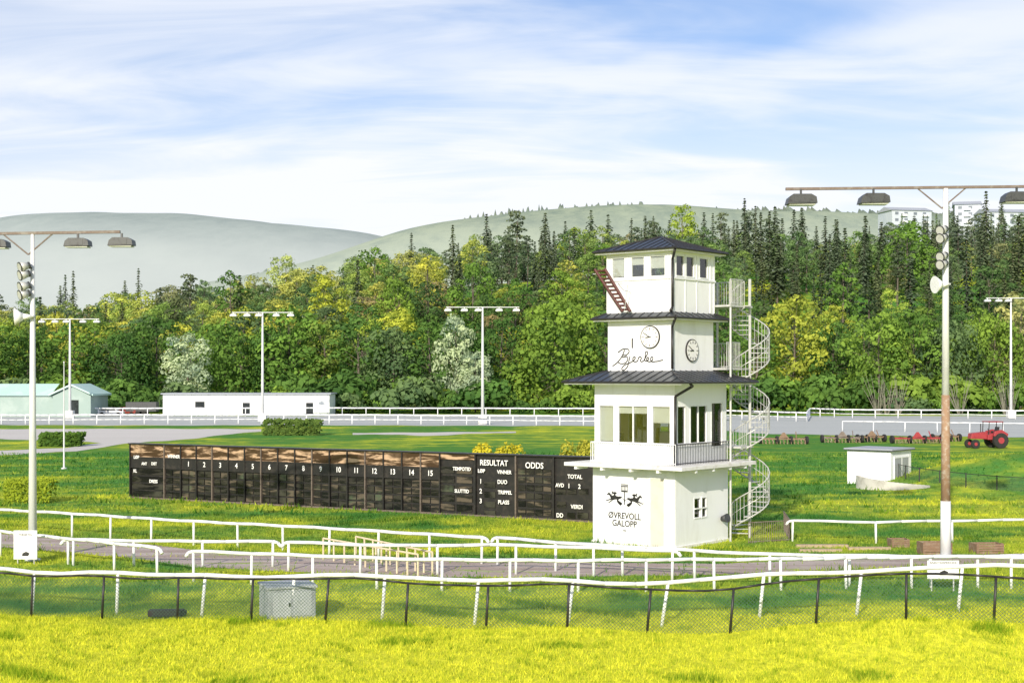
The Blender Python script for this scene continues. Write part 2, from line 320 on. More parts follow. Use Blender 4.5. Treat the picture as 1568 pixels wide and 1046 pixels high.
def inst(me,name,X,Y,h,h0,color,wid=1.0,parent=None,z=None):
    o=bpy.data.objects.new(name,me); scene.collection.objects.link(o); s=h/h0
    o.location=(X,Y,(terr(X,Y) if z is None else z)); o.scale=(s*wid,s*wid,s); o.rotation_euler[2]=random.uniform(0,6.28); o.color=(*color,1)
    if parent: o.parent=parent
    return o
GREENS=[(0.08,0.17,0.05),(0.105,0.205,0.055),(0.145,0.265,0.06),(0.20,0.32,0.065),(0.13,0.21,0.10)]
YEL=[(0.44,0.50,0.08),(0.50,0.52,0.10),(0.33,0.44,0.08)]
OLV=[(0.27,0.28,0.13),(0.33,0.28,0.15)]
SPR=[(0.045,0.075,0.04),(0.06,0.09,0.045),(0.05,0.08,0.05),(0.08,0.105,0.05)]
def hz(c,Y,X=0):   # distance haze blended into the foliage colour
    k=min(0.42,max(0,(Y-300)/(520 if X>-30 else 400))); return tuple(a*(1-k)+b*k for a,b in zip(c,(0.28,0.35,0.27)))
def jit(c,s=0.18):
    k=1+random.uniform(-s,s); return tuple(x*k for x in c)
forest=empty('forest')
Y=294
while Y<500:
    half=Y*0.43; X=-half+random.uniform(0,6)
    while X<half:
        xx=X+random.uniform(-2,2); yy=Y+random.uniform(-5,5); b=784+xx*F/yy
        if b<300: pc=0.20
        elif b<680: pc=0.06
        elif b<940: pc=0.6 if Y>350 else 0.05
        elif b<1090: pc=0.4 if Y>350 else 0.1
        else: pc=0.66 if Y>330 else 0.2
        if random.random()<pc:
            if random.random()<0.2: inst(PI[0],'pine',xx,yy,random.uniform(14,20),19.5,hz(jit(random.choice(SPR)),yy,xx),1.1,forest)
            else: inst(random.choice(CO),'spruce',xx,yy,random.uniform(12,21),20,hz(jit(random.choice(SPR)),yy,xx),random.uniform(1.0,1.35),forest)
            X+=random.uniform(4.8,7.5)
        else:
            r=random.random(); yl=0.40 if (b<860 and Y>310) else 0.2
            c=random.choice(YEL) if r<yl else (random.choice(OLV) if r<yl+0.08 else random.choice(GREENS))
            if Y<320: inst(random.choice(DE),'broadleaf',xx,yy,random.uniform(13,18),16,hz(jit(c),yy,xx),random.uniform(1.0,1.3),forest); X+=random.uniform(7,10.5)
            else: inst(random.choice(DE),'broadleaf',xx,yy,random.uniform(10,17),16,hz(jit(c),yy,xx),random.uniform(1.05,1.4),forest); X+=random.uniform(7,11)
    Y+=random.uniform(15,19)
for (b,d,w,Y,k,c) in ((440,386,60,420,'d',(0.40,0.48,0.20)),(500,418,80,340,'d',YEL[0]),(575,374,60,400,'d',GREENS[2]),(655,384,80,370,'d',YEL[1]),(722,396,80,340,'d',GREENS[2]),(790,418,90,325,'d',GREENS[1]),(862,408,70,345,'d',GREENS[3]),(352,408,70,380,'d',GREENS[1]),(608,420,70,330,'d',GREENS[3]),
   (1045,310,60,455,'d',YEL[2]),(880,345,55,440,'d',YEL[2]),(1388,335,80,400,'d',GREENS[2]),(1290,395,80,335,'d',GREENS[2]),(925,370,60,400,'d',GREENS[2]),
   (112,414,34,420,'c',0),(212,410,34,420,'c',0),(100,420,30,420,'c',0),(630,356,36,430,'c',0),(745,327,40,440,'c',0),(790,325,42,440,'p',0),(835,326,42,440,'c',0),(905,322,40,450,'c',0),(988,330,40,440,'c',0),(1078,325,36,450,'c',0),(1140,303,44,440,'c',0),(1165,325,40,420,'c',0),(1228,318,40,430,'c',0),(1190,345,50,380,'c',0),(1325,330,44,410,'c',0),(1350,340,44,430,'c',0),(1400,330,44,440,'c',0),(1428,338,44,440,'c',0),(1466,330,44,440,'c',0),(1510,292,46,440,'c',0),(1538,335,46,440,'c',0),(1560,330,60,380,'c',0),(1480,350,50,360,'c',0)):
    X=at(b,Y); h=Zat(d,Y)-terr(X,Y); W=w*Y/F
    if h<9: h=9
    if k=='d': inst(random.choice(DE),'broadleaf',X,Y,h,16,jit(c,.08),min(1.8,max(.6,W/(9.6*h/16))),forest)
    elif k=='c': inst(random.choice(CO),'spruce',X,Y,h,20,hz(random.choice(SPR),Y),min(1.5,W/(6.0*h/20)),forest)
    else: inst(PI[0],'pine',X,Y,h,19.5,hz(SPR[3],Y),1.3,forest)
for _ in range(34):   # upper slope below the flats
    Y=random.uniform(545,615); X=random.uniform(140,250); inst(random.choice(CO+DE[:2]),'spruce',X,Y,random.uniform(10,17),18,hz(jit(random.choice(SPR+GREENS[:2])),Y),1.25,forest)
front=[(-40,480,140,'d',2),(40,505,120,'r',1),(115,488,110,'d',2),(185,505,110,'r',0),(240,478,100,'d',1),(345,488,130,'r',2),(415,500,90,'r',0),(445,462,110,'d',2),(498,486,105,'d',6),(550,480,100,'d',1),
 (602,500,130,'r',4),(660,488,105,'d',1),(722,505,90,'r',0),(765,480,90,'d',0),(850,455,165,'r',3),(925,470,100,'d',1),(1215,447,100,'d',7),(1275,490,120,'r',1),(1345,474,130,'r',3),(1400,470,100,'d',2),(1455,490,110,'r',4),(1520,480,110,'r',3),(1562,442,120,'d',8),(1160,480,100,'d',2),(1640,470,130,'r',1),(1100,470,100,'d',1),(1030,470,100,'d',2),(975,480,90,'d',1)]
pal=GREENS+[(0.3,0.36,0.05),(0.26,0.36,0.09),(0.37,0.43,0.08),(0.40,0.42,0.19)]
for (b,d,w,k,ci) in front:
    Y=random.uniform(266,280); X=at(b,Y); h=Zat(d,Y); W=w*Y/F
    c=jit(pal[ci],0.08)
    if k=='r': me=random.choice(RO); inst(me,'willow_tree',X,Y,h,12*1.0,c,W/(12.4*h/12),None,0)
    else: me=random.choice(DE); inst(me,'broadleaf_tree',X,Y,h,16,c,min(1.6,W/(9.6*h/16)),None,0)
for (b,d,w,dd) in ((288,506,82,263),(700,476,70,266),(728,535,64,262)):
    X=at(b,dd); h=Zat(d,dd); inst(DE[1],'blossoming_tree',X,dd,h,16,(0.42,0.52,0.38),w*dd/F/(10.5*h/16),None,0)
V,t=blobleaves([((random.uniform(-2.2,2.2),random.uniform(-1.2,1.2),random.uniform(.6,2.2)),(1.3,1.2,1.1),random.uniform(.2,.75)) for _ in range(11)],45,0.3); SH=quadmesh('shrub_mesh',V,t,'leaf')
under=empty('shrubbery')
X=-150
while X<150:
    yy=random.uniform(252,261); inst(SH,'shrub',X,yy,random.uniform(2.2,8),3.4,jit(random.choice(GREENS)),random.uniform(.8,1.2),under,0); X+=random.uniform(3,5)
sap=P()
for b_ in (1345,1358,1375,1540,1548,1470):
    X=at(b_,250)
    for k in range(16):
        a=random.uniform(0,6.28); h=random.uniform(3,7.5); o=random.uniform(.5,3.0); p1=(X+.3*math.cos(a),250+.3*math.sin(a),0); p2=(X+o*math.cos(a)*.6,250+o*math.sin(a)*.6,h*.6); p3=(X+o*math.cos(a),250+o*math.sin(a),h)
        sap.cyl(p1,p2,.05,.04,4,False); sap.cyl(p2,p3,.04,.015,4,False)
sap.ob('bare_saplings',paint('pale_bark',(0.24,0.23,0.19),None,0.9))
# ---------------------------------------------------------------- hills
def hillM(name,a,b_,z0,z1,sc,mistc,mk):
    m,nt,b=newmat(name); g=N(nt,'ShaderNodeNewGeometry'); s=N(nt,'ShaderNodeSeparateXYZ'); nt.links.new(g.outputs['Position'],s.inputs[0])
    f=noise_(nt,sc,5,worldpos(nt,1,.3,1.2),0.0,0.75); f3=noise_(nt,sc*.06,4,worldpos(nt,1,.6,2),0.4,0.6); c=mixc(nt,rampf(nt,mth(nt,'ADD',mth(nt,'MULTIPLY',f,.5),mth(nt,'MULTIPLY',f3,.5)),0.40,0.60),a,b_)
    mist=mth(nt,'SUBTRACT',1.0,rampf(nt,s.outputs[2],z0,z1)); c=mixc(nt,mth(nt,'MULTIPLY',mist,mk),c,mistc)  # valley mist painted into the hill colour, strongest low down
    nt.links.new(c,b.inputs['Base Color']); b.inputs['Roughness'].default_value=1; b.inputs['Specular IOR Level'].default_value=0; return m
def ridge(name,Y0,dep,prof,mat,crest,n=900):
    p=P(); rows=20; bs=np.linspace(prof[0][0],prof[-1][0],n)
    for j in range(rows+3):
        t=j/rows
        for bb in bs:
            top=Zat(np.interp(bb,[q[0] for q in prof],[q[1] for q in prof]),Y0); X=at(bb,Y0); Y=Y0-dep*(1-t)
            z=top*(math.sin(min(1,t)*math.pi/2)**1.1 if t<=1 else 1-1.2*(t-1)); z+=crest*.9*mn.noise(Vector((X*0.008,Y*0.008,3)))
            if j==rows: z+=crest*random.random()**2
            p.v.append((X,Y,z if j else -5))
    for j in range(rows+2):
        for i in range(n-1): p.f.append((j*n+i,j*n+i+1,(j+1)*n+i+1,(j+1)*n+i))
    return p.ob(name,mat,smooth=True)
pr=lambda pts:[(x,y) for x,y in pts]
def smoothprof(pts,step=20):
    xs_=np.arange(pts[0][0],pts[-1][0]+1,step); ys_=np.interp(xs_,[p[0] for p in pts],[p[1] for p in pts]); k=np.ones(5)/5; yp=np.pad(ys_,2,mode='edge'); return list(zip(xs_,np.convolve(yp,k,'valid')))
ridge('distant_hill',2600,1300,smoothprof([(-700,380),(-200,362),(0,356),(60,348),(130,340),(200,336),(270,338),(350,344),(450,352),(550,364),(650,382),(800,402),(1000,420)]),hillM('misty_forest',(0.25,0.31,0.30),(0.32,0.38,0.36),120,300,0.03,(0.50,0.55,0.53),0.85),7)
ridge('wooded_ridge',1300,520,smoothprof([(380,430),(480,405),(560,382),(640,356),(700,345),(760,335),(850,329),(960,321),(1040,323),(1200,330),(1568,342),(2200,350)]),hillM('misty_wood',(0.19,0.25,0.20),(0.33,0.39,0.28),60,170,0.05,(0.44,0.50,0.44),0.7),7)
# ---------------------------------------------------------------- tower
TA=R(-39.5); tower=empty('judges_tower',(6.14,58.7,0),TA)
def wall4(s,z0,z1,wins,th=0.14,prefix='wall',mat='white',added_pale_panels={}):
    w=P(); fr=P(); gl=P(); bd=P(); h=s/2
    def B(side,a0,a1,b0,b1,d0,d1,dst):
        if side==0: dst.box(-h+a0,-h+a1,-h+d0,-h+d1,b0,b1)
        elif side==1: dst.box(h-d1,h-d0,-h+a0,-h+a1,b0,b1)
        elif side==2: dst.box(-h+a0,-h+a1,h-d1,h-d0,b0,b1)
        else: dst.box(-h+d0,-h+d1,-h+a0,-h+a1,b0,b1)
    for side in range(4):
        lo,hi=(0,s) if side in (0,2) else (th,s-th); c=lo
        for wi,(a0,a1,b0,b1) in enumerate(wins.get(side,[])):
            a0=max(a0,lo+0.02); a1=min(a1,hi-0.02)
            B(side,c,a0,z0,z1,0,th,w); B(side,a0,a1,z0,b0,0,th,w); B(side,a0,a1,b1,z1,0,th,w); c=a1
            t=0.05
            B(side,a0,a0+t,b0,b1,-0.012,0.08,fr); B(side,a1-t,a1,b0,b1,-0.012,0.08,fr); B(side,a0+t,a1-t,b0,b0+t,-0.03,0.08,fr); B(side,a0+t,a1-t,b1-t,b1,-0.012,0.08,fr)
            if a1-a0>0.95: mid=(a0+a1)/2; B(side,mid-0.02,mid+0.02,b0+t,b1-t,0,0.06,fr)
            B(side,a0+t,a1-t,b0+t,b1-t,0.05,0.056,gl)
            bf=added_pale_panels.get((side,wi),0)
            if bf: B(side,a0+t,a1-t,b1-(b1-b0)*bf,b1-t,0.085,0.095,bd)
        B(side,c,hi,z0,z1,0,th,w)
    w.ob(prefix+'_walls',mat,tower)
    if fr.v: fr.ob(prefix+'_window_frames','trim',tower); gl.ob(prefix+'_window_glass','glass',tower)
    if bd.v: bd.ob(prefix+'_added_pale_panels','blind',tower)  # pale panels added to brighten the windows, not blinds
S1,S2,S3,S4=4.0,3.9,3.12,3.2
wall4(S1,0,3.14,{1:[(1.35,2.35,1.1,1.95)]},0.2,'ground_floor')
P().box(-2.05,2.05,-2.05,2.05,-0.3,0.10).ob('plinth','slab',tower)
P().box(-1.75,1.75,-1.75,1.75,0.1,0.14).ob('ground_floor_inner','inner',tower)
q=P(); q.box(0.85,1.50,-2.03,-2.005,0.12,2.75); q.ob('side_door','beige',tower)
q=P(); q.box(0.78,0.85,-2.05,-2.005,0.1,2.82).box(1.50,1.57,-2.05,-2.005,0.1,2.82).box(0.85,1.50,-2.05,-2.005,2.75,2.82); q.ob('door_frame','trim',tower)
q=P(); q.box(2.003,2.05,-0.12,-0.08,1.1,1.95).box(2.003,2.05,-0.6,0.3,1.48,1.53); q.ob('window_bars','trim',tower)
q=P(); q.box(1.6,1.75,-1.0,1.0,0.3,2.6); q.ob('dark_window_panel','dglass',tower)  # dark panel standing inside the ground floor window
q=P(); q.cyl((2.0,1.5,0.95),(2.3,1.45,1.0),0.10,0.19,14); q.ob('wall_spotlight','lampg',tower,smooth=True)
horse=[(-.52,.12),(-.46,.20),(-.36,.22),(-.26,.20),(-.1,.22),(.06,.21),(.18,.24),(.30,.33),(.36,.38),(.385,.43),(.41,.38),(.50,.30),(.53,.26),(.50,.235),(.42,.27),(.36,.24),(.29,.12),(.27,.05),(.40,.02),(.52,-.04),(.60,-.02),(.62,-.05),(.52,-.09),(.40,-.04),(.24,-.01),(.18,0.0),(.34,-.10),(.44,-.17),(.42,-.20),(.30,-.14),(.14,-.03),(0.0,.02),(-.14,.04),(-.24,-.03),(-.34,-.08),(-.46,-.17),(-.52,-.16),(-.50,-.20),(-.44,-.20),(-.30,-.12),(-.20,-.09),(-.32,-.20),(-.42,-.27),(-.38,-.29),(-.26,-.21),(-.14,-.08),(-.30,.06),(-.40,.10),(-.46,.14),(-.58,.06),(-.62,-.03),(-.64,.05)]
rider=[(-.10,.21),(-.04,.30),(-.14,.36),(-.12,.42),(0,.44),(.10,.42),(.14,.47),(.20,.47),(.21,.41),(.15,.38),(.22,.31),(.20,.29),(.08,.34),(.04,.29),(.12,.22),(.06,.21)]
def emblem(cx,cz,sc,mir,nm):
    q=P()
    for k,sh in enumerate((horse,rider)):
        pts=[(cx+mir*x*sc,-2.012-0.002*k,cz+z*sc) for x,z in sh]
        if mir<0: pts=pts[::-1]
        q.prism(pts,(0,0.004,0))
    q.ob(nm,'ink',tower)
emblem(-0.90,1.80,0.74,-1,'horse_emblem'); emblem(0.06,1.76,0.74,1,'horse_emblem_b')
q=P()
for zz in (2.42,2.36): q.box(-.60,-.24,-2.012,-2.006,zz,zz+.035)
for k in range(5): q.box(-.58+k*.072,-.555+k*.072,-2.012,-2.006,2.2,2.36)
q.box(-.58,-.26,-2.012,-2.006,2.14,2.2); q.box(-.44,-.40,-2.012,-2.006,1.62,2.14); q.ob('tower_emblem','ink',tower)
text('ØVREVOLL','emblem_text',tower,(-0.42,-2.012,1.17),0.36,'ink',bold=0.003,sx=0.9); text('GALOPP','emblem_text_b',tower,(-0.42,-2.012,0.86),0.36,'ink',bold=0.003,sx=0.9); text('1932','emblem_text_c',tower,(-0.42,-2.012,0.58),0.10,'ink')
q=P(); q.box(1.88,1.95,-2.04,-2.005,0.4,1.35); q.ob('cable_duct','trim',tower)
q=P(); q.box(-2.85,2.85,-2.85,2.85,3.15,3.30); q.ob('balcony_slab','slab',tower,bevel=0.015)
q=P()
for x in (-2.3,-1,0.4,1.7): q.box(x-0.06,x+0.06,-2.8,-2.01,3.03,3.148)
for y in (-1.7,-.4,.9,2.1): q.box(2.01,2.8,y-0.06,y+0.06,3.03,3.148)
q.ob('slab_brackets','trim',tower)
zr=[(0.2,1.0,4.1,5.65),(1.15,2.65,4.1,5.65),(2.8,3.72,4.1,5.65)]; zr2=[(0.15,0.8,4.1,5.65),(1.1,2.4,4.1,5.65),(2.7,3.6,3.9,5.75)]
wall4(S2,3.30,6.52,{0:zr,1:zr2,2:[(.6,1.6,4.4,5.5),(2.9,3.6,4.4,5.5)],3:[(2.3,3.5,4.1,5.65)]},0.13,'first_floor',added_pale_panels={(0,0):.95,(0,1):.22,(0,2):.45,(1,0):.3,(1,1):.9,(1,2):.2})
q=P(); q.box(-1.8,1.8,-1.8,1.8,3.302,3.34); q.ob('first_floor_boards','palewood',tower)
q=P(); q.box(-1.8,1.8,-1.8,1.8,6.40,6.5).box(-1.80,-1.775,-1.8,0.2,3.34,6.4); q.ob('first_floor_lining','inner',tower)
q=P()
for cx,cy,a in ((0.2,-1.0,0.3),(1.2,-1.1,-.4),(1.2,0.6,1.2),(-.6,-.6,2)):
    ca,sa=math.cos(a),math.sin(a)
    q.cyl((cx,cy,3.34),(cx,cy,3.85),0.03); q.cyl((cx,cy,3.82),(cx,cy,3.90),0.25,0.25,12)
    q.prism([(cx+ca*.22-sa*.2,cy+sa*.22+ca*.2,4.0),(cx+ca*.22+sa*.2,cy+sa*.22-ca*.2,4.0),(cx+ca*.27+sa*.17,cy+sa*.27-ca*.17,4.72),(cx+ca*.27-sa*.17,cy+sa*.27+ca*.17,4.72)],(ca*.05,sa*.05,0))
    for k in range(5): q.cyl((cx,cy,3.42),(cx+.27*math.cos(k*1.257),cy+.27*math.sin(k*1.257),3.37),.02)
q.ob('office_chairs','black',tower)
q=P(); q.box(-1.6,1.5,-1.75,-1.3,4.05,4.1).box(-1.5,-1.45,-1.7,-1.35,3.34,4.05).box(1.4,1.45,-1.7,-1.35,3.34,4.05); q.ob('desk','palewood',tower)
q=P(); q.box(-1.2,-.75,-1.62,-1.58,4.2,4.5).box(-1.0,-.95,-1.6,-1.55,4.1,4.2); q.ob('monitors','black',tower)
def barrail(pts,z0,z1,name,mat='black',sp=0.13,r=0.012,par=None,topr=0.02):
    q=P()
    for a,b in zip(pts[:-1],pts[1:]):
        a=Vector((*a,0)); b=Vector((*b,0)); n=max(1,int((b-a).length/sp))
        for k in range(n+1):
            p=a.lerp(b,k/n); q.cyl((p.x,p.y,z0),(p.x,p.y,z1),r,n=4,cap=False)
        for z in (z0+0.06,z1): q.cyl((a.x,a.y,z),(b.x,b.y,z),topr,n=6)
    return q.ob(name,mat,par or tower)
h=2.06
barrail([(-h,-h),(h,-h)],3.30,4.12,'balcony_railing_white','rail',0.105,0.014)
barrail([(h,-h),(h,h)],3.30,4.12,'balcony_railing','black',0.12,0.011)
barrail([(h,h),(-h,h),(-h,-h)],3.30,4.12,'balcony_railing_back','rail',0.12,0.012)
def hip(name,so,si,ze,zi,th=0.07,peak=False,seam=0.42):
    q=P(); o=so/2; i=si/2
    ov=[(-o,-o,ze),(o,-o,ze),(o,o,ze),(-o,o,ze)]; iv=[(-i,-i,zi),(i,-i,zi),(i,i,zi),(-i,i,zi)]
    for k in range(4):
        a,b=ov[k],ov[(k+1)%4]
        if peak: q.poly([a,b,(0,0,zi)])
        else: q.poly([a,b,iv[(k+1)%4],iv[k]])
        q.poly([(a[0],a[1],ze-th),(b[0],b[1],ze-th),b,a])
    q.ob(name,'roof',tower)
    s=P()
    for k in range(4):
        rot=Matrix.Rotation(k*math.pi/2,3,'Z'); x=-o+seam/2
        while x<o:
            if peak: t=1-abs(x)/o; yi=-abs(x); zi2=ze+(zi-ze)*t
            else:
                if abs(x)<=i: yi=-i; zi2=zi
                else: yi=-abs(x); zi2=ze+(zi-ze)*(o-abs(x))/(o-i)
            p0=rot@Vector((x,-o,ze+0.012)); p1=rot@Vector((x,yi,zi2+0.012)); s.cyl(p0,p1,0.016,n=4); x+=seam
        p0=rot@Vector((-o,-o,ze+0.015)); p1=rot@Vector((-i,-i,zi+0.015)) if not peak else Vector((0,0,zi+0.015)); s.cyl(p0,p1,0.03,n=5)
        p0=rot@Vector((-o-.02,-o-.04,ze-0.03)); p1=rot@Vector((o+.02,-o-.04,ze-0.03)); s.cyl(p0,p1,0.045,n=6)
    s.ob(name+'_seams','black',tower)
    f=P(); f.box(-o+.03,o-.03,-o+.03,o-.03,ze-th-0.05,ze-th); f.ob(name+'_soffit','trim',tower)
hip('lower_roof',5.75,S3,6.60,7.03); hip('middle_roof',4.05,S4-0.02,9.17,9.38); hip('top_roof',3.95,0,11.90,12.55,peak=True,seam=0.36)
wall4(S3,6.7,9.06,{},0.13,'second_floor')
q=P(); q.box(-1.62,1.62,-1.62,1.62,9.06,9.12); q.ob('cornice','trim',tower)
f4=[(0.25,0.95,10.78,11.66),(1.2,1.9,10.78,11.66),(2.12,2.9,10.78,11.66)]; f4b=[(0.25,0.9,10.78,11.66),(1.0,1.65,10.78,11.66),(2.0,2.7,10.78,11.66)]
wall4(S4,9.3,11.78,{0:f4,1:f4b,2:f4,3:f4b},0.12,'lantern_floor',added_pale_panels={(0,0):.9,(0,1):.4,(0,2):.6,(1,0):.5,(1,1):.9,(1,2):.5})
q=P(); q.box(-1.48,1.48,-1.48,1.48,9.9,9.98).box(-1.48,1.48,-1.48,1.48,11.70,11.76).box(-1.2,-.9,-.6,.6,9.98,11.2); q.ob('lantern_lining','inner',tower)
q=P()
for a in (0.05,1.07,2.0,3.0,3.15): q.box(-1.6+a-.03,-1.6+a+.03,-1.625,-1.602,9.4,11.7)
for a in (0.05,.95,1.82,2.85,3.15): q.box(1.602,1.625,-1.6+a-.03,-1.6+a+.03,9.4,11.7)
q.box(-1.65,1.63,-1.65,-1.602,10.68,10.75).box(1.602,1.65,-1.6,1.63,10.68,10.75); q.ob('wall_battens','trim',tower)
def clock(c,side,hh,mm,nm):
    e=empty(nm,c); e.parent=tower; e.rotation_euler=(R(90),0,0 if side==0 else R(90))
    P().cyl((0,0,0),(0,0,0.06),0.46,0.46,40).ob('clock_rim','black',e)
    P().cyl((0,0,0.055),(0,0,0.068),0.42,0.42,40).ob('clock_dial','wtext',e)
    q=P()
    for k in range(12):
        a=k*math.pi/6; r0=0.31 if k%3 else 0.28; q.cyl((r0*math.sin(a),r0*math.cos(a),0.074),(0.385*math.sin(a),0.385*math.cos(a),0.074),0.015,n=4)
    for a,l,r in ((hh*math.pi/6+mm*math.pi/360,0.2,0.022),(mm*math.pi/30,0.32,0.016)): q.cyl((-0.05*math.sin(a),-0.05*math.cos(a),0.078),(l*math.sin(a),l*math.cos(a),0.078),r,n=5)
    q.ob('clock_hands_and_marks','black',e)
h3=S3/2
clock((0.55,-h3,8.38),0,8,50,'clock_left'); clock((h3,-0.12,7.85),1,8,50,'clock_right')
def stroke(pts,r=0.022,nm='script'):
    c=bpy.data.curves.new(nm,'CURVE'); c.dimensions='3D'; c.bevel_depth=r; c.bevel_resolution=0; s=c.splines.new('BEZIER'); s.bezier_points.add(len(pts)-1)
    for p,bpn in zip(pts,s.bezier_points): bpn.co=(p[0],-h3-0.012,p[1]); bpn.handle_left_type=bpn.handle_right_type='AUTO'
    c.materials.append(M['ink']); o=bpy.data.objects.new(nm,c); scene.collection.objects.link(o); o.parent=tower
stroke([(-1.32,7.22),(-1.1,7.36),(-.85,7.62),(-.72,7.88)]); stroke([(-1.05,7.78),(-.75,7.92),(-.5,7.85),(-.62,7.68),(-.85,7.62),(-.58,7.58),(-.62,7.40),(-.9,7.32),(-1.05,7.38)])
stroke([(-.45,7.62),(-.5,7.45),(-.62,7.15),(-.85,7.08),(-.8,7.2),(-.4,7.38),(-.22,7.5),(-.2,7.58),(-.3,7.55),(-.28,7.42),(-.1,7.42),(0.0,7.58),(0.1,7.56),(0.06,7.42),(.22,7.44),(.38,7.8),(.30,7.42),(.45,7.56),(.36,7.48),(.55,7.40),(.66,7.55),(.60,7.58),(.58,7.42),(.8,7.40),(1.15,7.46)])
P().box(-0.36,-0.31,-h3-.03,-h3-.003,7.95,8.35).ob('wall_rod','black',tower)
q=P(); a=S4/2
q.tube([(1.95,-1.93,11.82),(a+.05,-a-.05,11.45),(a+.05,-a-.05,9.55),(a-.02,-a-.12,9.38)],0.055,8)
q.tube([(2.02,-2.0,9.12),(h3+.06,-h3-.06,8.8),(h3+.06,-h3-.06,7.1)],0.055,8)
q.tube([(2.85,-2.3,6.55),(2.8,-2.0,6.42),(S2/2+.07,-S2/2-.07,6.02),(S2/2+.07,-S2/2-.07,3.31)],0.055,8)
q.ob('drainpipes','black',tower,smooth=True)
q=P(); A=(-1.6-.35,-1.95,11.2); A2=(-1.6+.98,-1.85,9.42); Bq=(-1.6+.16,-1.95,11.2); B2=(-1.6+1.36,-1.85,9.42)
for u,v in ((A,A2),(Bq,B2)): q.cyl(u,v,0.06,n=6)
for k in range(11):
    t=(k+.5)/11; q.cyl(Vector(A).lerp(Vector(A2),t),Vector(Bq).lerp(Vector(B2),t),0.04,n=5)
q.ob('ladder','redbrown',tower)
q=P(); q.tube([(-1.0,-1.63,10.6),(-.55,-2.1,10.55),(-.2,-2.1,10.45),(-.45,-1.95,9.5)],0.015,5); q.tube([(-1.62,-1.62,11.0),(-2.0,-2.0,11.0)],0.02,5); q.ob('ladder_bracket','galv',tower)
SC=(2.19,3.46)
def platform(z,x0,x1,y0,y1,nm):
    P().box(x0,x1,y0,y1,z-0.08,z).ob(nm+'_deck','galv',tower)
    barrail([(x0,y1),(x0,y0)],z,z+1.05,nm+'_rail_a','galv',0.11,0.012); barrail([(x1,y0),(x1,SC[1]-.85)],z,z+1.05,nm+'_rail_b','galv',0.11,0.012); barrail([(x0,y1),(SC[0]-.85,y1)],z,z+1.05,nm+'_rail_c','galv',0.11,0.012)
platform(9.75,0.6,2.35,1.61,3.4,'upper_landing'); platform(7.15,0.6,2.2,1.57,3.4,'middle_landing'); platform(3.9,0.9,2.5,2.2,3.2,'lower_landing')
stair=empty('spiral_staircase'); stair.parent=tower; stair.location=(SC[0],SC[1],0)
q=P(); q.cyl((0,0,0),(0,0,10.9),0.06,n=10); q.ob('central_pole','galv',stair)
q=P(); rl=P(); n=50; rise=9.75/n; da=2*math.pi*3.3/n; a0=R(200); Rs=0.82; hp=[];hm=[];hs=[]
for k in range(n):
    a=a0+k*da; z=(k+1)*rise
    pts=[(0.05*math.cos(a),0.05*math.sin(a),z-.03),(Rs*math.cos(a-da*.55),Rs*math.sin(a-da*.55),z-.03),(Rs*math.cos(a+da*.55),Rs*math.sin(a+da*.55),z-.03)]
    q.prism(pts,(0,0,0.03)); c=(Rs*math.cos(a),Rs*math.sin(a))
    rl.cyl((*c,z-.1),(*c,z+1.0),0.014,n=4,cap=False)
    a2=a+da/2; c2=(Rs*math.cos(a2),Rs*math.sin(a2)); rl.cyl((*c2,z),(*c2,z+1.08),0.011,n=4,cap=False)
    hp.append((*c,z+1.0)); hs.append((*c,z-.08)); hm.append((*c,z+.5))
rl.tube(hp,0.026,6); rl.tube(hs,0.03,5); rl.tube(hm,.014,4); q.ob('treads','galv',stair); rl.ob('stair_railing','galv',stair)
q=P()
for x,y in ((0.7,3.3),(2.3,1.7)): q.cyl((x,y,0),(x,y,10.8),0.045,n=8)
q.ob('support_posts','galv',tower)
# ---------------------------------------------------------------- scoreboard
L0=Vector((-21.4,79.7)); L1=Vector((4.4,65.9)); dv=(L1-L0); BL=dv.length; dv.normalize(); brot=math.atan2(dv.y,dv.x)
board=empty('race_scoreboard',(L0.x,L0.y,0),brot)
def bt(b): return ((b-784)*L0.y-L0.x*F)/(dv.x*F-dv.y*(b-784))
def bz(b,d): return Zat(d,L0.y+dv.y*bt(b))
P().box(0,BL,0.08,0.35,0.08,3.0).ob('board_body','frame',board)
q=P(); q.box(-.08,BL+.05,-0.10,0.45,3.0,3.06)
ed=P(); ed.box(-.08,BL,-.06,.40,0.0,0.08)
c1=bt(289); c15=bt(659); sp=(c15-c1)/14
vl=[0.02,bt(252)]+[c1-sp/2+sp*k for k in range(16)]+[bt(728),bt(790),bt(848)]
for i,x in enumerate(vl): (ed if i%3==1 else q).box(x-.035,x+.035,-.06,0.08,0.085,2.995)
q.box(BL-.07,BL,-.05,.08,.085,2.995)
xr=vl[17]
for z in (2.28,1.72): q.box(0,xr,-.035,0.08,z-.03,z+.03)
q.ob('board_frame','frame',board); ed.ob('board_edges','edge',board)
top=P(); numb=P(); sl=P(); slc=P()
edges=vl[:18]
for a,b in zip(edges[:-1],edges[1:]):
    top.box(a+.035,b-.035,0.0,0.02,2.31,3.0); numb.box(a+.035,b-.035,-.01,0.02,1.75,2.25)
for a,b in zip(edges[1:-1],edges[2:]):
    w=(b-a-.07)
    for r_ in range(4):
        z0=0.12+r_*0.40
        for k in range(2):
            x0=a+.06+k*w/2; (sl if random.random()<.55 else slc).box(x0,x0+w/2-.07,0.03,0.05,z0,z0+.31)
a,b=edges[0],edges[1]
for r_ in range(4):
    z0=0.12+r_*0.40; sl.box(a+.1,b-.1,0.03,.05,z0,z0+.31)
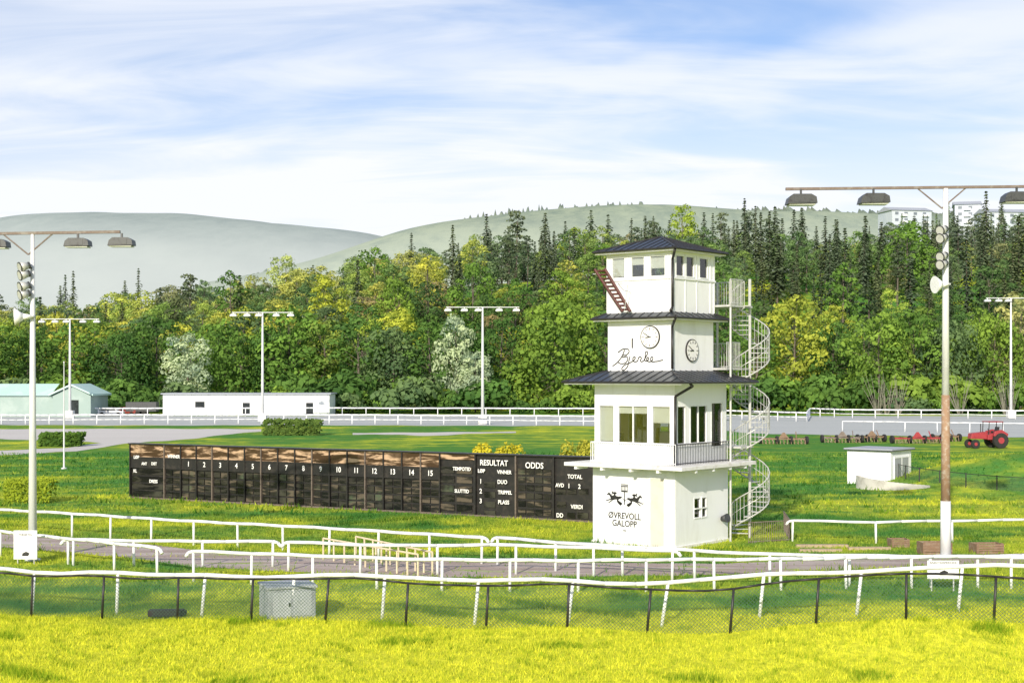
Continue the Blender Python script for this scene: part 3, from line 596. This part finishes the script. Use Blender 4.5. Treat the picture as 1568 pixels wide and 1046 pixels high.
for (b0,b1,rows,ncol) in ((672,726,5,2),(793,845,6,4)):
    for r_ in range(rows):
        for k in range(ncol):
            x0=bt(b0)+(bt(b1)-bt(b0))*k/ncol; x1=bt(b0)+(bt(b1)-bt(b0))*(k+.86)/ncol; z0=0.2+r_*(2.3/rows)
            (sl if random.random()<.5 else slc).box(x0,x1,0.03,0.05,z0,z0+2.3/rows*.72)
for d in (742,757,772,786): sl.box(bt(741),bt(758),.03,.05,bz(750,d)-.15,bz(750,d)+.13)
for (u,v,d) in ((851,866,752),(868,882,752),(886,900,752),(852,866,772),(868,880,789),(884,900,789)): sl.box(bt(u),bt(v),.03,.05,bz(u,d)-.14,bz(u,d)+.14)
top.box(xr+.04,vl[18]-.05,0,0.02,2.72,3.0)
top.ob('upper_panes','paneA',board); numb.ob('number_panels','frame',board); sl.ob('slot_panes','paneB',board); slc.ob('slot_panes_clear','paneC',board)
def BT(s,b,d,size,**k): text(s,'label_'+s.lower(),board,(bt(b),-.055,bz(b,d)),size,'wtext',bold=0.006,sx=.88,**k)
for k in range(15): text(str(k+1),'number_%d'%(k+1),board,(c1+sp*k,-.02,2.0),0.38,'wtext',bold=0.006,sx=.88)
BT('WINNER',267,699,0.25); BT('RESULTAT',757,709,0.38); BT('ODDS',819,713,0.40); BT('LØP',738,721,.25); BT('VINNER',773,723,.25); BT('DUO',770,738,.27); BT('TRIPPEL',774,754,.25); BT('PLASS',772,769,.27)
BT('1',737,737,.32); BT('2',737,752,.32); BT('3',737,767,.32); BT('TEMPOTID',708,718,.24); BT('SLUTTID',708,752,.24); BT('TOTAL',881,730,.27); BT('AVD',858,743,.25); BT('1',872,744,.30); BT('2',888,745,.30); BT('VERDI',884,776,.26); BT('DD',858,789,.28)
BT('LØP',210,700,.25); BT('KL',208,721,.25); BT('ANT',222,710,.22); BT('DIST',237,710,.22); BT('DRESS',236,737,.25)
q=P(); x=1.0
while x<BL: q.cyl((x,.4,0),(x,.4,3.0),.06,n=6); q.cyl((x,1.6,0),(x,.4,2.4),.04,n=5); x+=2.6
q.ob('board_supports','galv',board)
# ---------------------------------------------------------------- floodlights
def floodhead(q,ql,c,w):
    x,y,z=c; h_=w*0.34; dp=w*.6
    pts=[(x-w/2,y-dp/2,z-h_),(x+w/2,y-dp/2,z-h_*.92),(x+w*.47,y-dp/2,z-h_*.30),(x+w*.30,y-dp/2,z-h_*.02),(x-w*.30,y-dp/2,z-h_*.02),(x-w*.44,y-dp/2,z-h_*.35)]
    q.prism(pts,(0,dp,0)); ql.box(x-w*.44,x+w*.44,y-dp*.42,y+dp*.42,z-h_-.035,z-h_-.002); q.box(x-.035,x+.035,y-.04,y+.04,z-.02,z+w*.18); q.box(x-w*.28,x+w*.28,y-dp*.52,y-dp*.502,z-h_*.85,z-h_*.2)
def horn(q,p,d,L,r):
    p=Vector(p); d=Vector(d).normalized(); q.cyl(p,p+d*L*.5,r*.18,r*.35,14); q.cyl(p+d*L*.5,p+d*L,r*.35,r,16)
def mast(name,X,Y,Ht,arm0,arm1,heads,hw,rb,rt,arz=0.0,extras=None,rusty=False,hm='lampg',brace=True):
    e=empty(name,(X,Y,0)); q=P()
    if rusty:
        q.cyl((0,0,0),(0,0,2.1),rb,rb*.95,16); q.cyl((0,0,6.1),(0,0,Ht),rb*.72,rt,14); P().cyl((0,0,2.1),(0,0,6.1),rb*.86,rb*.76,16).ob('rusted_section','rust',e,smooth=True)
    else: q.cyl((0,0,0),(0,0,Ht),rb,rt,14)
    q.cyl((0,0,0),(0,0,0.06),rb*1.8,n=16)
    q.ob('mast','pole',e,smooth=True)
    q=P(); q.box(-arm0,arm1,-.06,.06,Ht-.01,Ht+.09)
    if brace: q.cyl((-.9,0,Ht),(0,0,Ht-.75),.03,n=5); q.cyl((.9,0,Ht),(0,0,Ht-.75),.03,n=5)
    a=q.ob('cross_arm','arm' if hm=='lampg' else 'pole',e)
    a.rotation_euler[1]=arz
    hq=P(); hl=P()
    for x in heads: floodhead(hq,hl,(x,-.05,Ht-.18-x*math.sin(arz)),hw)
    hq.ob('floodlight_housings',hm,e); hl.ob('floodlight_lenses','lens',e)
    if extras:
        s=P(); b=P(); bl=P()
        for z,sx,kind in extras:
            if kind=='horn': horn(s,(sx*-.05,-.25,z),(sx,-.25,-.05),.6,.33); s.box(-.1,.1,-.3,0,z-.03,z+.03)
            else:
                bl.box(min(0,sx*.5),max(0,sx*.5),-.1,-.02,z+.2,z+.25)
                for zz in (0,.30):
                    p0=Vector((sx*.10,-.22,z+zz)); d_=Vector((sx*.35,-.28,-.12)).normalized(); b.cyl(p0,p0+d_*.30,.12,.19,14); bl.cyl(p0+d_*.30,p0+d_*.33,.20,.20,14); b.cyl(p0+d_*.331,p0+d_*.336,.16,.16,14); bl.cyl(p0-d_*.06,p0,.13,.13,12)
        if s.v: s.ob('loudspeaker','trim',e,smooth=True)
        if b.v: b.ob('spotlights','galv',e,smooth=True); bl.ob('spotlight_rims','lampg',e)
    return e
X,Y=G(1448,852); k=Y/F
mast('floodlight_mast',X,Y,Zat(289,Y),239*k,260*k,[-222*k,-111*k,108*k,215*k],1.12,.20,.10,-R(0.6),[(Zat(364,Y),-1,'s'),(Zat(404,Y),-1,'s'),(Zat(436,Y),-1,'horn')],True)
X,Y=G(50,858); k=Y/F
mast('floodlight_mast',X,Y,Zat(359,Y),190*k,141*k,[-165*k,-55*k,70*k,137*k],.92,.16,.07,-R(0.8),[(Zat(420,Y),-1,'s'),(Zat(450,Y),-1,'s'),(Zat(485,Y),-1,'horn')])
for b,d,tp,al,ar in ((402,645,479,47,47),(739,650,471,56,56),(107,640,489,45,45),(1548,640,457,38,60)):
    X,Y=G(b,d); k=Y/F; e=mast('floodlight_mast',X,Y,Zat(tp,Y),al*k,ar*k,[-al*k*.95,-al*k*.5,-al*k*.12,ar*k*.45,ar*k*.92],1.0,.24,.12,0,None,False,'pole',False)
    P().box(-.6,.6,-.6,.6,0,1.2).ob('concrete_base','slab',e,bevel=.05)
X,Y=G(98,718); q=P(); q.cyl((0,0,0),(0,0,Zat(556,Y)),.07,.03,8).cyl((0,0,0),(0,0,.1),.2,n=10); q.cyl((0,0,Zat(556,Y)),(0,0,Zat(556,Y)+.12),.06,n=8); q.ob('flagpole','pole',None,(X,Y,0))
# ---------------------------------------------------------------- rails
def railing(name,pts,h,sp,rr=.06,rp=.045,mat='rail',lean=0.0,endcurve=True,double=False):
    pts=[Vector((*p,0)) for p in pts]; q=P(); T_=[0]
    for a,b in zip(pts[:-1],pts[1:]): T_.append(T_[-1]+(b-a).length)
    def ev(t):
        t=max(0,min(T_[-1],t)); i=max(0,min(len(pts)-2,int(np.searchsorted(T_,t))-1)); u=(t-T_[i])/(T_[i+1]-T_[i]); return pts[i].lerp(pts[i+1],u)
    n=max(2,int(T_[-1]/sp)); m_=n*3; line=[]
    for k in range(m_+1):
        p=ev(T_[-1]*k/m_); line.append((p.x,p.y,terr(p.x,p.y)+h+0.014*math.sin(k*1.7)+.012*math.sin(k*.37)))
    if endcurve:
        for idx in (0,-1):
            a=Vector(line[idx]); b=Vector(line[1 if idx==0 else -2]); o=(a-b); o.z=0; o.normalize(); cur=[tuple(a+o*.18+Vector((0,0,-.05))),tuple(a+o*.28+Vector((0,0,-.18)))]
            line=cur[::-1]+line if idx==0 else line+cur
    q.tube(line,rr,8)
    if double: q.tube([(a[0],a[1],a[2]-h*.5) for a in line],rr*.5,6)
    for k in range(n+1):
        p=ev(T_[-1]*(k/n)); z=terr(p.x,p.y); dx=lean*random.uniform(.4,1.5)+random.uniform(-.02,.02)
        q.cyl((p.x-dx,p.y,z-.1),(p.x,p.y,z+h),rp*1.1,rp,8)
    return q.ob(name,mat,smooth=True)
def RT(name,lst,h,sp,**k): return railing(name,[GT(b,d,h) for b,d in lst],h,sp,**k)
RT('white_running_rail',[(-260,765),(0,780),(180,791),(480,808),(738,822)],.98,2.15)
RT('white_running_rail',[(762,823),(880,833),(1030,841),(1165,848),(1400,852),(1800,856)],1.0,2.3)
RT('white_running_rail',[(-260,798),(0,813),(60,820),(240,839)],.95,2.2)
RT('white_running_rail',[(104,826),(250,829),(418,829)],.9,2.2)
RT('white_running_rail',[(442,830),(600,836),(770,834),(900,838),(1030,843)],1.0,2.3)
RT('white_running_rail',[(296,844),(440,850),(640,856),(900,858),(1165,856),(1330,853),(1800,851)],1.0,2.15)
RT('white_running_rail',[(-200,868),(25,873),(150,877),(290,880),(430,883),(600,887),(900,890),(1080,890),(1280,893),(1500,901),(1800,912)],1.2,2.5,lean=0.14,endcurve=False)
RT('white_running_rail',[(1214,797),(1330,800),(1490,797),(1800,792)],.85,3.2,rr=.055)
def RG(name,lst,h,sp,**k): return railing(name,[G(b,d) for b,d in lst],h,sp,**k)
RG('white_running_rail',[(-500,650),(0,650),(380,649),(640,650),(930,652)],1.3,3.2,rr=.12,rp=.08,double=True,endcurve=False)
RG('white_running_rail',[(-600,638),(0,638),(500,637),(930,638)],1.35,4,rr=.12,rp=.07,endcurve=False)
RG('white_running_rail',[(1110,642),(1235,646),(1240,638),(1290,640),(2100,646)],1.35,3.5,rr=.11,rp=.08,double=True,endcurve=False)
RG('white_running_rail',[(1290,660),(1568,664),(2000,666)],1.2,3.5,rr=.07,rp=.06,endcurve=False)
fp=[(-150,868),(0,873),(120,877),(308,881),(513,887),(748,890),(1017,895),(1320,906),(1568,913),(1800,920)]
fpts=[GT(b,d,1.22) for b,d in fp]; fpts=[(x,y-.35) for x,y in fpts]
fe=empty('chain_link_fence'); q=railing('posts_and_rail',fpts,1.17,2.12,rr=.03,rp=.034,mat='black',lean=0.07,endcurve=False); q.parent=fe
me=bpy.data.meshes.new('wire_netting'); v=[];f=[];uv=[]; s=0; prev=None
pl=[Vector(fpts[0])]
for a,b in zip(fpts[:-1],fpts[1:]):
    for k in range(1,9): pl.append(Vector(a).lerp(Vector(b),k/8))
for i,p in enumerate(pl):
    if prev: s+=(p-prev).length
    prev=p; z=terr(p.x,p.y); v+=[(p.x,p.y,z+.02),(p.x,p.y+.0,z+1.08+.03*math.sin(i*.9))]; uv+=[(s,0),(s,1.1)]
for i in range(len(pl)-1): f.append((2*i,2*i+2,2*i+3,2*i+1))
def netob(me,v,f,uv,name,par):
    me.from_pydata(v,[],f); ul=me.uv_layers.new(name='UVMap')
    for l in me.loops: ul.data[l.index].uv=uv[l.vertex_index]
    me.materials.append(M['wire']); o=bpy.data.objects.new(name,me); scene.collection.objects.link(o); o.parent=par
netob(me,v,f,uv,'wire_netting',fe)
# ---------------------------------------------------------------- small things
X,Y=G(440,950); Y+=.6; X=at(440,Y); e=empty('concrete_cabinet',(X,Y,0),R(22))
P().box(-.68,.68,-.6,.6,0,.88).ob('cabinet_body','conc',e,bevel=.03); P().box(-.72,.72,-.64,.64,.883,.96).ob('cabinet_lid','conc',e,bevel=.015)
q=P(); q.box(-.55,-.03,-.612,-.603,.12,.8).box(.03,.55,-.612,-.603,.12,.8); q.ob('cabinet_doors',paint('cabinet_door',(.44,.47,.52),(.35,.38,.42),.6,4),e); P().box(-.10,-.06,-.64,-.612,.4,.5).ob('handle','black',e)
X,Y=G(255,947); q=P(); q.box(-.5,.5,-.16,.16,.08,.26).box(-.38,.52,.2,.42,.05,.18); q.ob('dark_timber_plank','rubber',None,(X,Y,terr(X,Y)),R(6),bevel=.03)
def board_sign(name,b,dtop,dbot,w,lines,dist):
    Y=dist; X=at(b,Y); z1=Zat(dtop,Y); z0=Zat(dbot,Y); e=empty(name,(X,Y,0)); P().box(-w/2,w/2,-.02,.02,z0,z1).ob('sign_panel','trim',e,bevel=.005)
    q=P(); q.cyl((-w*.35,.05,0),(-w*.35,.05,z1),.025).cyl((w*.35,.05,0),(w*.35,.05,z1),.025); q.ob('sign_posts','galv',e)
    for i,(s,sz,dz) in enumerate(lines): text(s,'sign_text_%d'%i,e,(0,-.026,z0+(z1-z0)*dz),sz,'ink',ext=.003)
    q=P(); q.prism([(-.12,-.024,z0+.12),(.1,-.024,z0+.12),(.16,-.024,z0+.22),(.03,-.024,z0+.28),(-.10,-.024,z0+.22)],(0,-.004,0)); q.ob('sign_pictogram','ink',e)
board_sign('information_sign',39,812,856,.85,[('FORSIKTIG',.10,.85)],G(39,862)[1]-.3)
board_sign('information_sign',1444,858,886,1.0,[('ANKETIDSPERIODE',.10,.88),('TLF. 91 83 54 54',.11,.62)],G(1444,905)[1])
q=P()
for i,(b0,d0,b1,d1) in enumerate(((495,856,640,884),(545,853,662,880))):
    for k in range(10):
        t=k/9; X,Y=G(b0+(b1-b0)*t,d0+(d1-d0)*t); q.cyl((X,Y,0),(X,Y,.78),.035,n=6)
    A=G(b0,d0);B=G(b1,d1); q.cyl((*A,.78),(*B,.78),.035,n=6)
q.ob('timber_post_rail','palewood')
def hedge(name,b0,b1,dtop,dbot,col,dep=1.2):
    X0,Y=G(b0,dbot); X1=at(b1,Y); h=Zat(dtop,Y); n=int((X1-X0)*h*330/ (1 if Y<100 else 3)); n=max(n,1200)
    C=rng.uniform([X0,Y,0.0],[X1,Y+dep,h],(n,3)); ax=rng.integers(0,3,n)
    m_=ax==0; C[m_,1]=Y+rng.normal(0,.06,m_.sum()); m_=ax==1; C[m_,2]=h+rng.normal(0,.07,m_.sum())
    Nn=np.tile([0,-.7,.5],(n,1))+rng.normal(size=(n,3))*.5; Nn/=np.linalg.norm(Nn,axis=1)[:,None]
    V,t=leafquads(C,Nn,.10 if Y<100 else .25,np.clip(rng.normal(.5,.2,n),0,1)); me=quadmesh(name,V,t,'leaf'); o=bpy.data.objects.new(name,me); scene.collection.objects.link(o); o.color=(*col,1)
hedge('clipped_hedge',5,76,738,771,(.30,.38,.04),1.6); hedge('clipped_hedge',60,121,666,684,(.10,.19,.04),2); hedge('clipped_hedge',402,490,645,667,(.12,.19,.05),3)
def bush(name,b,dtop,dbot,w,col):
    X,Y=G(b,dbot); h=Zat(dtop,Y); W=w*Y/F; V,t=blobleaves([((random.uniform(-W/2,W/2),random.uniform(-.6,.6),h*random.uniform(.3,.75)),(W*.2,.6,h*.32),random.uniform(.3,.7)) for _ in range(12)],320,.11)
    me=quadmesh(name,V,t,'leaf'); o=bpy.data.objects.new(name,me); scene.collection.objects.link(o); o.location=(X,Y,0); o.color=(*col,1)
bush('yellow_bush',762,680,733,62,(.55,.50,.05)); bush('yellow_bush',880,676,730,56,(.42,.42,.07))
a=G(1146,832); b=G(1210,828); c=G(1200,812); e=empty('low_metal_fence'); barrail([a,b,c],0,.85,'bars','arm',.1,.012,e)
for i,(b0,b1,dt,db) in enumerate(((1366,1392,826,838),(1414,1458,831,850),(1496,1538,833,848))):
    X0,Y=G(b0,db); X1=at(b1,Y); h=Zat(dt,Y); q=P()
    for k in range(4): q.box(0,X1-X0,-.02,.0,h*k/4+.01,h*(k+1)/4-.01); q.box(0,X1-X0,.7,.72,h*k/4+.01,h*(k+1)/4-.01)
    q.box(-.02,0,-.02,.72,0,h).box(X1-X0,X1-X0+.02,-.02,.72,0,h).box(.02,.08,0,.05,0,h+.03).box(X1-X0-.08,X1-X0-.02,0,.05,0,h+.03); q.ob('wooden_planter_box','crate',None,(X0,Y,0),0.05*i)
for i,(b0,d,b1) in enumerate(((1220,838,1300),(1300,842,1365),(1225,845,1290))):
    X0,Y=G(b0,d); X1=at(b1,Y); q=P(); q.box(0,X1-X0,0,.22,0,.10); q.box(.1,X1-X0-.2,.25,.45,0,.08); q.ob('timber_planks','wood',None,(X0,Y,0),.03)
Yc=87.0; e=empty('white_shed',(at(1364,Yc),Yc,0),R(-40)) # near corner at local origin
q=P(); q.box(-2.9,0,0,2.9,0,2.25); q.ob('shed_walls','white',e)
P().box(-3.05,.18,-.18,3.05,2.253,2.33).ob('shed_roof','aroof',e); P().box(-3.09,.22,-.22,3.09,2.21,2.25).ob('roof_edge','lampg',e)
q=P(); q.box(.003,.03,.5,2.5,.3,1.75); q.ob('shed_shutter',paint('grey_shutter',(.34,.36,.38),None,.6),e); q=P(); q.box(.003,.05,.42,.5,.2,1.85).box(.003,.05,2.5,2.58,.2,1.85).box(.003,.05,.5,2.5,1.75,1.83).box(.032,.05,1.46,1.54,.3,1.75); q.ob('shed_frame','trim',e)
q=P(); [q.box(x-.015,x+.015,-.012,-.003,.05,2.2) for x in np.arange(-2.7,0,.3)]; q.ob('wall_boards','trim',e)
q=P(); cx,cy=at(1398,85.5),85.5
for k in range(22):
    a0_=R(178+k*4.4); a1_=R(178+(k+1)*4.4); r=3.4
    p=[(cx+r*math.cos(a),cy+r*.75*math.sin(a),0) for a in (a0_,a1_)]; p2=[(cx+(r-.2)*math.cos(a),cy+(r*.75-.2)*math.sin(a),0) for a in (a1_,a0_)]
    q.prism(p+p2,(0,0,.85-.02*k))
q.ob('retaining_wall','stone')
fe=empty('mound_fence'); pts=[]
for k in range(14):
    a=R(150+k*12); pts.append((33+9.2*math.cos(a),87+7.5*math.sin(a)))
q=P(); me=bpy.data.meshes.new('netting'); v=[];f=[];uv=[]; s=0
for i,p in enumerate(pts):
    z=terr(*p); q.cyl((*p,z-.1),(*p,z+.85),.035,n=6)
    if i: s+=math.dist(p,pts[i-1]); q.cyl((*pts[i-1],terr(*pts[i-1])+.8),(*p,z+.8),.02,n=5)
    v+=[(*p,z),(*p,z+.8)]; uv+=[(s,0),(s,.8)]
    if i: f.append((2*i-2,2*i,2*i+1,2*i-1))
netob(me,v,f,uv,'netting',fe); q.ob('posts','black',fe)
X,Y=G(1510,686); e=empty('red_tractor',(X,Y,0),R(8))
q=P(); q.prism([(-1.7,-.4,.9),(-.1,-.4,.85),(-.1,-.4,1.55),(-1.6,-.4,1.4)],(0,.8,0)); q.prism([(-.1,-.55,.8),(1.5,-.55,.8),(1.6,-.55,1.3),(.9,-.55,1.45),(-.1,-.55,1.3)],(0,1.1,0)); q.prism([(.3,-1.0,1.15),(1.6,-1.0,1.0),(1.75,-1.0,1.35),(1.1,-1.0,1.75),(.4,-1.0,1.6)],(0,.35,0)); q.prism([(.3,.65,1.15),(1.6,.65,1.0),(1.75,.65,1.35),(1.1,.65,1.75),(.4,.65,1.6)],(0,.35,0)); q.box(-.1,1.4,-.7,.7,2.45,2.53); q.ob('tractor_bodywork','red',e,bevel=.04)
q=P()
for x in (-.05,1.3):
    for y in (-.62,.62): q.cyl((x,y,1.3),(x+.05,y,2.45),.04,n=6)
q.cyl((-.5,.1,1.5),(-.5,.1,2.3),.04); q.prism([(.6,-.3,1.45),(1.1,-.3,1.45),(1.2,-.3,2.0),(1.05,-.3,2.0),(.95,-.3,1.6),(.6,-.3,1.6)],(0,.6,0)); q.cyl((.35,0,1.5),(.15,0,1.85),.03); q.ob('cab_frame_and_seat','black',e)
q=P()
for y in (-.85,.85): q.wheel((1.0,y,.75),(0,1,0),.75,.38,24); q.wheel((-1.4,y*.8,.42),(0,1,0),.42,.24,18)
q.ob('tyres','rubber',e); q=P()
for y in (-.85,.85): q.cyl((1.0,y-.21,.75),(1.0,y+.21,.75),.30,n=16); q.cyl((-1.4,y*.8-.14,.42),(-1.4,y*.8+.14,.42),.16,n=12)
q.ob('wheel_rims','red',e)
def harrow(b,d,L,mat):
    X,Y=G(b,d); e=empty('drag_harrow',(X,Y,0),R(random.uniform(-8,8))); q=P()
    for y in (0,.7,1.4): q.box(-L/2,L/2,y-.05,y+.05,.45,.55)
    for x in np.arange(-L/2,L/2+.01,L/5): q.box(x-.04,x+.04,-.05,1.45,.552,.62)
    q.prism([(0-.5,-.05,.62),(.5,-.05,.62),(.1,-.05,1.15),(-.1,-.05,1.15)],(0,.1,0)); q.cyl((L*.3,0,.6),(L*.3,.7,1.2),.05); q.ob('frame',mat,e)
    t=P()
    for x in np.arange(-L/2,L/2,.35):
        for y in (0,.7,1.4): t.cyl((x,y,.45),(x+.06,y-.08,0),.025,n=4)
    t.ob('tines','rust',e); w=P()
    for x in (-L/2-.2,L/2+.2,-L*.15,L*.18): w.wheel((x,.3,.4),(1,.15,0),.4,.25,16)
    w.ob('wheels','rubber',e)
harrow(1200,680,4.2,'crate'); harrow(1290,678,3.6,'arm'); harrow(1335,677,2.4,'crate'); harrow(1405,679,4.6,'red'); harrow(1450,676,2.5,'crate')
# ---------------------------------------------------------------- distant buildings and vehicles
X0,Y=G(245,637); X1=at(502,Y); L=X1-X0; e=empty('long_white_stable',(X0,Y+2,0)); hh=Zat(604,Y+2)
P().box(0,L,0,8,0,hh).ob('walls','white',e); P().box(-.3,L+.3,-.4,8.4,hh+.003,hh+.22).ob('roof','aroof',e)
q=P(); [q.box(x,x+1.6,-.06,-.004,1.3,2.4) for x in (5.5,)]; [q.box(x,x+1.2,-.06,-.004,.05,2.2) for x in (L*.48,L*.86)]; q.ob('windows_and_doors','dglass',e)
q=P(); [q.box(x-.05,x+.05,-.05,-.003,0,hh) for x in np.arange(2,L,2.9)]; q.ob('panel_joints','galv',e); P().box(12,L*.45,-.08,-.05,1.6,2.6).ob('pale_banner','slab',e)
X0,Y=G(-60,640); X1=at(122,Y); L=X1-X0; e=empty('riding_hall',(X0,Y+6,0)); z=Zat(607,Y); zp=Zat(592,Y)
gx0=at(62,Y)-X0
q=P(); q.prism([(gx0,0,0),(L,0,0),(L,0,z),((gx0+L)/2,0,zp),(gx0,0,z)],(0,10,0)); q.box(0,gx0-.01,0.6,9,0,z); q.ob('walls','greenwall',e)
q=P(); m_=(gx0+L)/2; q.prism([(gx0-.5,-.5,z),(m_,-.5,zp+.1),(L+.5,-.5,z),(L+.5,-.5,z+.3),(m_,-.5,zp+.4),(gx0-.5,-.5,z+.3)],(0,11,0)); q.prism([(0,.2,z+.003),(gx0-.5,.2,z+.003),(gx0-.5,5,zp+.3),(0,5,zp+.3)],(0,.3,.1)); q.ob('roof','mint',e)
P().box(gx0+3,L-2,-.05,-.003,.3,z*.8).ob('hall_doors','dglass',e)
def car(b,d,col,rz,name='parked_car'):
    X,Y=G(b,d); e=empty(name,(X,Y,0),rz); q=P(); q.prism([(-2.1,-.85,.35),(2.15,-.85,.35),(2.2,-.85,.75),(1.2,-.85,.92),(.6,-.85,1.42),(-1.2,-.85,1.45),(-1.95,-.85,.95),(-2.15,-.85,.85)],(0,1.7,0)); q.ob('bodywork',paint('car_paint',col,None,.25),e,bevel=.06)
    q=P(); q.prism([(1.0,-.87,.95),(.52,-.87,1.34),(-1.1,-.87,1.36),(-1.7,-.87,.98)],(0,1.74,0)); q.ob('windows','dglass',e); q=P()
    for x in (-1.35,1.35):
        for y in (-.8,.8): q.wheel((x,y,.33),(0,1,0),.33,.22)
    q.ob('wheels','rubber',e)
car(170,637,(.75,.75,.76),R(5)); car(192,636,(.25,.05,.04),R(175)); car(145,637,(.2,.22,.26),0)
X,Y=G(218,636); e=empty('flatbed_trailer',(X,Y,0)); q=P(); q.box(-2.6,2.6,-1,1,.7,.85).box(-2.6,2.6,-1,-.94,.85,2.2).box(-2.6,-2.54,-.94,1,.85,2.2).box(2.54,2.6,-.94,1,.85,2.2).box(-2.6,2.6,-1,1,2.2,2.3); q.ob('trailer_body','lampg',e); q=P(); [q.wheel((x,y,.4),(0,1,0),.4,.25) for x in (-.6,.5) for y in (-.9,.9)]; q.ob('wheels','rubber',e)
def block(name,b0,b1,dtop,Y,floors,mat,dep=14,fl=3.0,rz=0,pitched=False):
    X0=at(b0,Y); X1=at(b1,Y); L=X1-X0; zt=Zat(dtop,Y); zb=zt-floors*fl; e=empty(name,(X0,Y,zb),rz)
    P().box(0,L,0,dep,-8,floors*fl).ob('walls',mat,e)
    if pitched: P().prism([(-.6,-.6,floors*fl+.003),(-.6,dep+.6,floors*fl+.003),(-.6,dep/2,floors*fl+2.2)],(L+1.2,0,0)).ob('roof','aroof',e)
    else: P().box(-.5,L+.5,-.5,dep+.5,floors*fl+.003,floors*fl+.5).ob('roof','aroof',e)
    q=P(); bl=P()
    for r_ in range(floors):
        x=1.5
        while x<L-2.5: q.box(x,x+1.7,-.05,-.003,r_*fl+1,r_*fl+2.3); x+=4.6
        x=4
        while x<L-4: bl.box(x,x+3,-1.2,-.003,r_*fl+.3,r_*fl+.45); bl.box(x,x+3,-1.2,-1.12,r_*fl+.45,r_*fl+1.3); x+=10.8
    q.ob('windows','aglass',e); bl.ob('balconies','trim',e)
block('apartment_block',1366,1432,322,650,3,'apart',pitched=True,rz=R(12)); block('apartment_block',1462,1500,314,665,3,'apart',rz=R(-14),pitched=True); block('apartment_block',1512,1640,325,640,3,'apart',rz=R(6),pitched=True)
# ---------------------------------------------------------------- world, sun, camera
az=math.atan2(-0.30,-0.954); el=R(24)      # low evening sun, behind and left of the viewpoint
sd=Vector((math.sin(az)*math.cos(el),math.cos(az)*math.cos(el),math.sin(el)))
w=bpy.data.worlds.new('World'); scene.world=w; w.use_nodes=True; nt=w.node_tree; bg=nt.nodes['Background']
sky=N(nt,'ShaderNodeTexSky',sky_type='NISHITA'); sky.sun_disc=False; sky.sun_elevation=el; sky.sun_rotation=az; sky.air_density=1.0; sky.dust_density=1.2; sky.ozone_density=2.2
tc=N(nt,'ShaderNodeTexCoord'); sp_=N(nt,'ShaderNodeSeparateXYZ'); nt.links.new(tc.outputs['Generated'],sp_.inputs[0])
zc=mth(nt,'ADD',mth(nt,'MAXIMUM',sp_.outputs[2],0.0),0.16)
cx=mth(nt,'DIVIDE',sp_.outputs[0],zc); cy=mth(nt,'DIVIDE',sp_.outputs[1],zc)
cb=N(nt,'ShaderNodeCombineXYZ'); nt.links.new(cx,cb.inputs[0]); nt.links.new(cy,cb.inputs[1])
mp=N(nt,'ShaderNodeMapping'); mp.inputs['Rotation'].default_value=(0,0,R(24)); mp.inputs['Scale'].default_value=(0.8,0.9,1); mp.inputs['Location'].default_value=(5.1,3.4,0); nt.links.new(cb.outputs[0],mp.inputs[0])
n1=noise_(nt,1.0,4,mp.outputs[0],0.9,0.5); mp2=N(nt,'ShaderNodeMapping'); mp2.inputs['Rotation'].default_value=(0,0,R(30)); mp2.inputs['Scale'].default_value=(0.8,2.4,1); nt.links.new(cb.outputs[0],mp2.inputs[0]); n2=noise_(nt,1.5,6,mp2.outputs[0],1.2,0.55)
cl=mth(nt,'ADD',mth(nt,'MULTIPLY',n1,0.58),mth(nt,'MULTIPLY',n2,0.42)); cl=rampf(nt,cl,0.36,0.66)
hor=mth(nt,'SUBTRACT',1.0,rampf(nt,sp_.outputs[2],0.09,0.22))
fac=mth(nt,'ADD',mth(nt,'MULTIPLY',cl,0.82),mth(nt,'MULTIPLY',hor,0.78),True)
hs=mixc(nt,1.0,sky.outputs[0],(1.06,1.02,1.14),'MULTIPLY')
col=mixc(nt,fac,hs,(7.2,7.4,7.8)); nt.links.new(col,bg.inputs[0]); bg.inputs[1].default_value=0.135
sl_=bpy.data.lights.new('sun','SUN'); sl_.energy=5.0; sl_.angle=R(0.6); sl_.color=(1.0,0.90,0.74); so=bpy.data.objects.new('sun',sl_); scene.collection.objects.link(so); so.rotation_euler=sd.to_track_quat('Z','Y').to_euler(); so.location=(-20,-30,60)
cam=bpy.data.cameras.new('camera'); co=bpy.data.objects.new('camera',cam); scene.collection.objects.link(co); co.location=(0,0,EH); co.rotation_euler=(R(90),0,0); cam.sensor_width=36; cam.lens=36*F/1568; cam.shift_y=52/1568; cam.clip_end=20000; cam.clip_start=0.5
scene.camera=co
scene.view_settings.view_transform='Standard'; scene.view_settings.look='None'; scene.view_settings.exposure=0
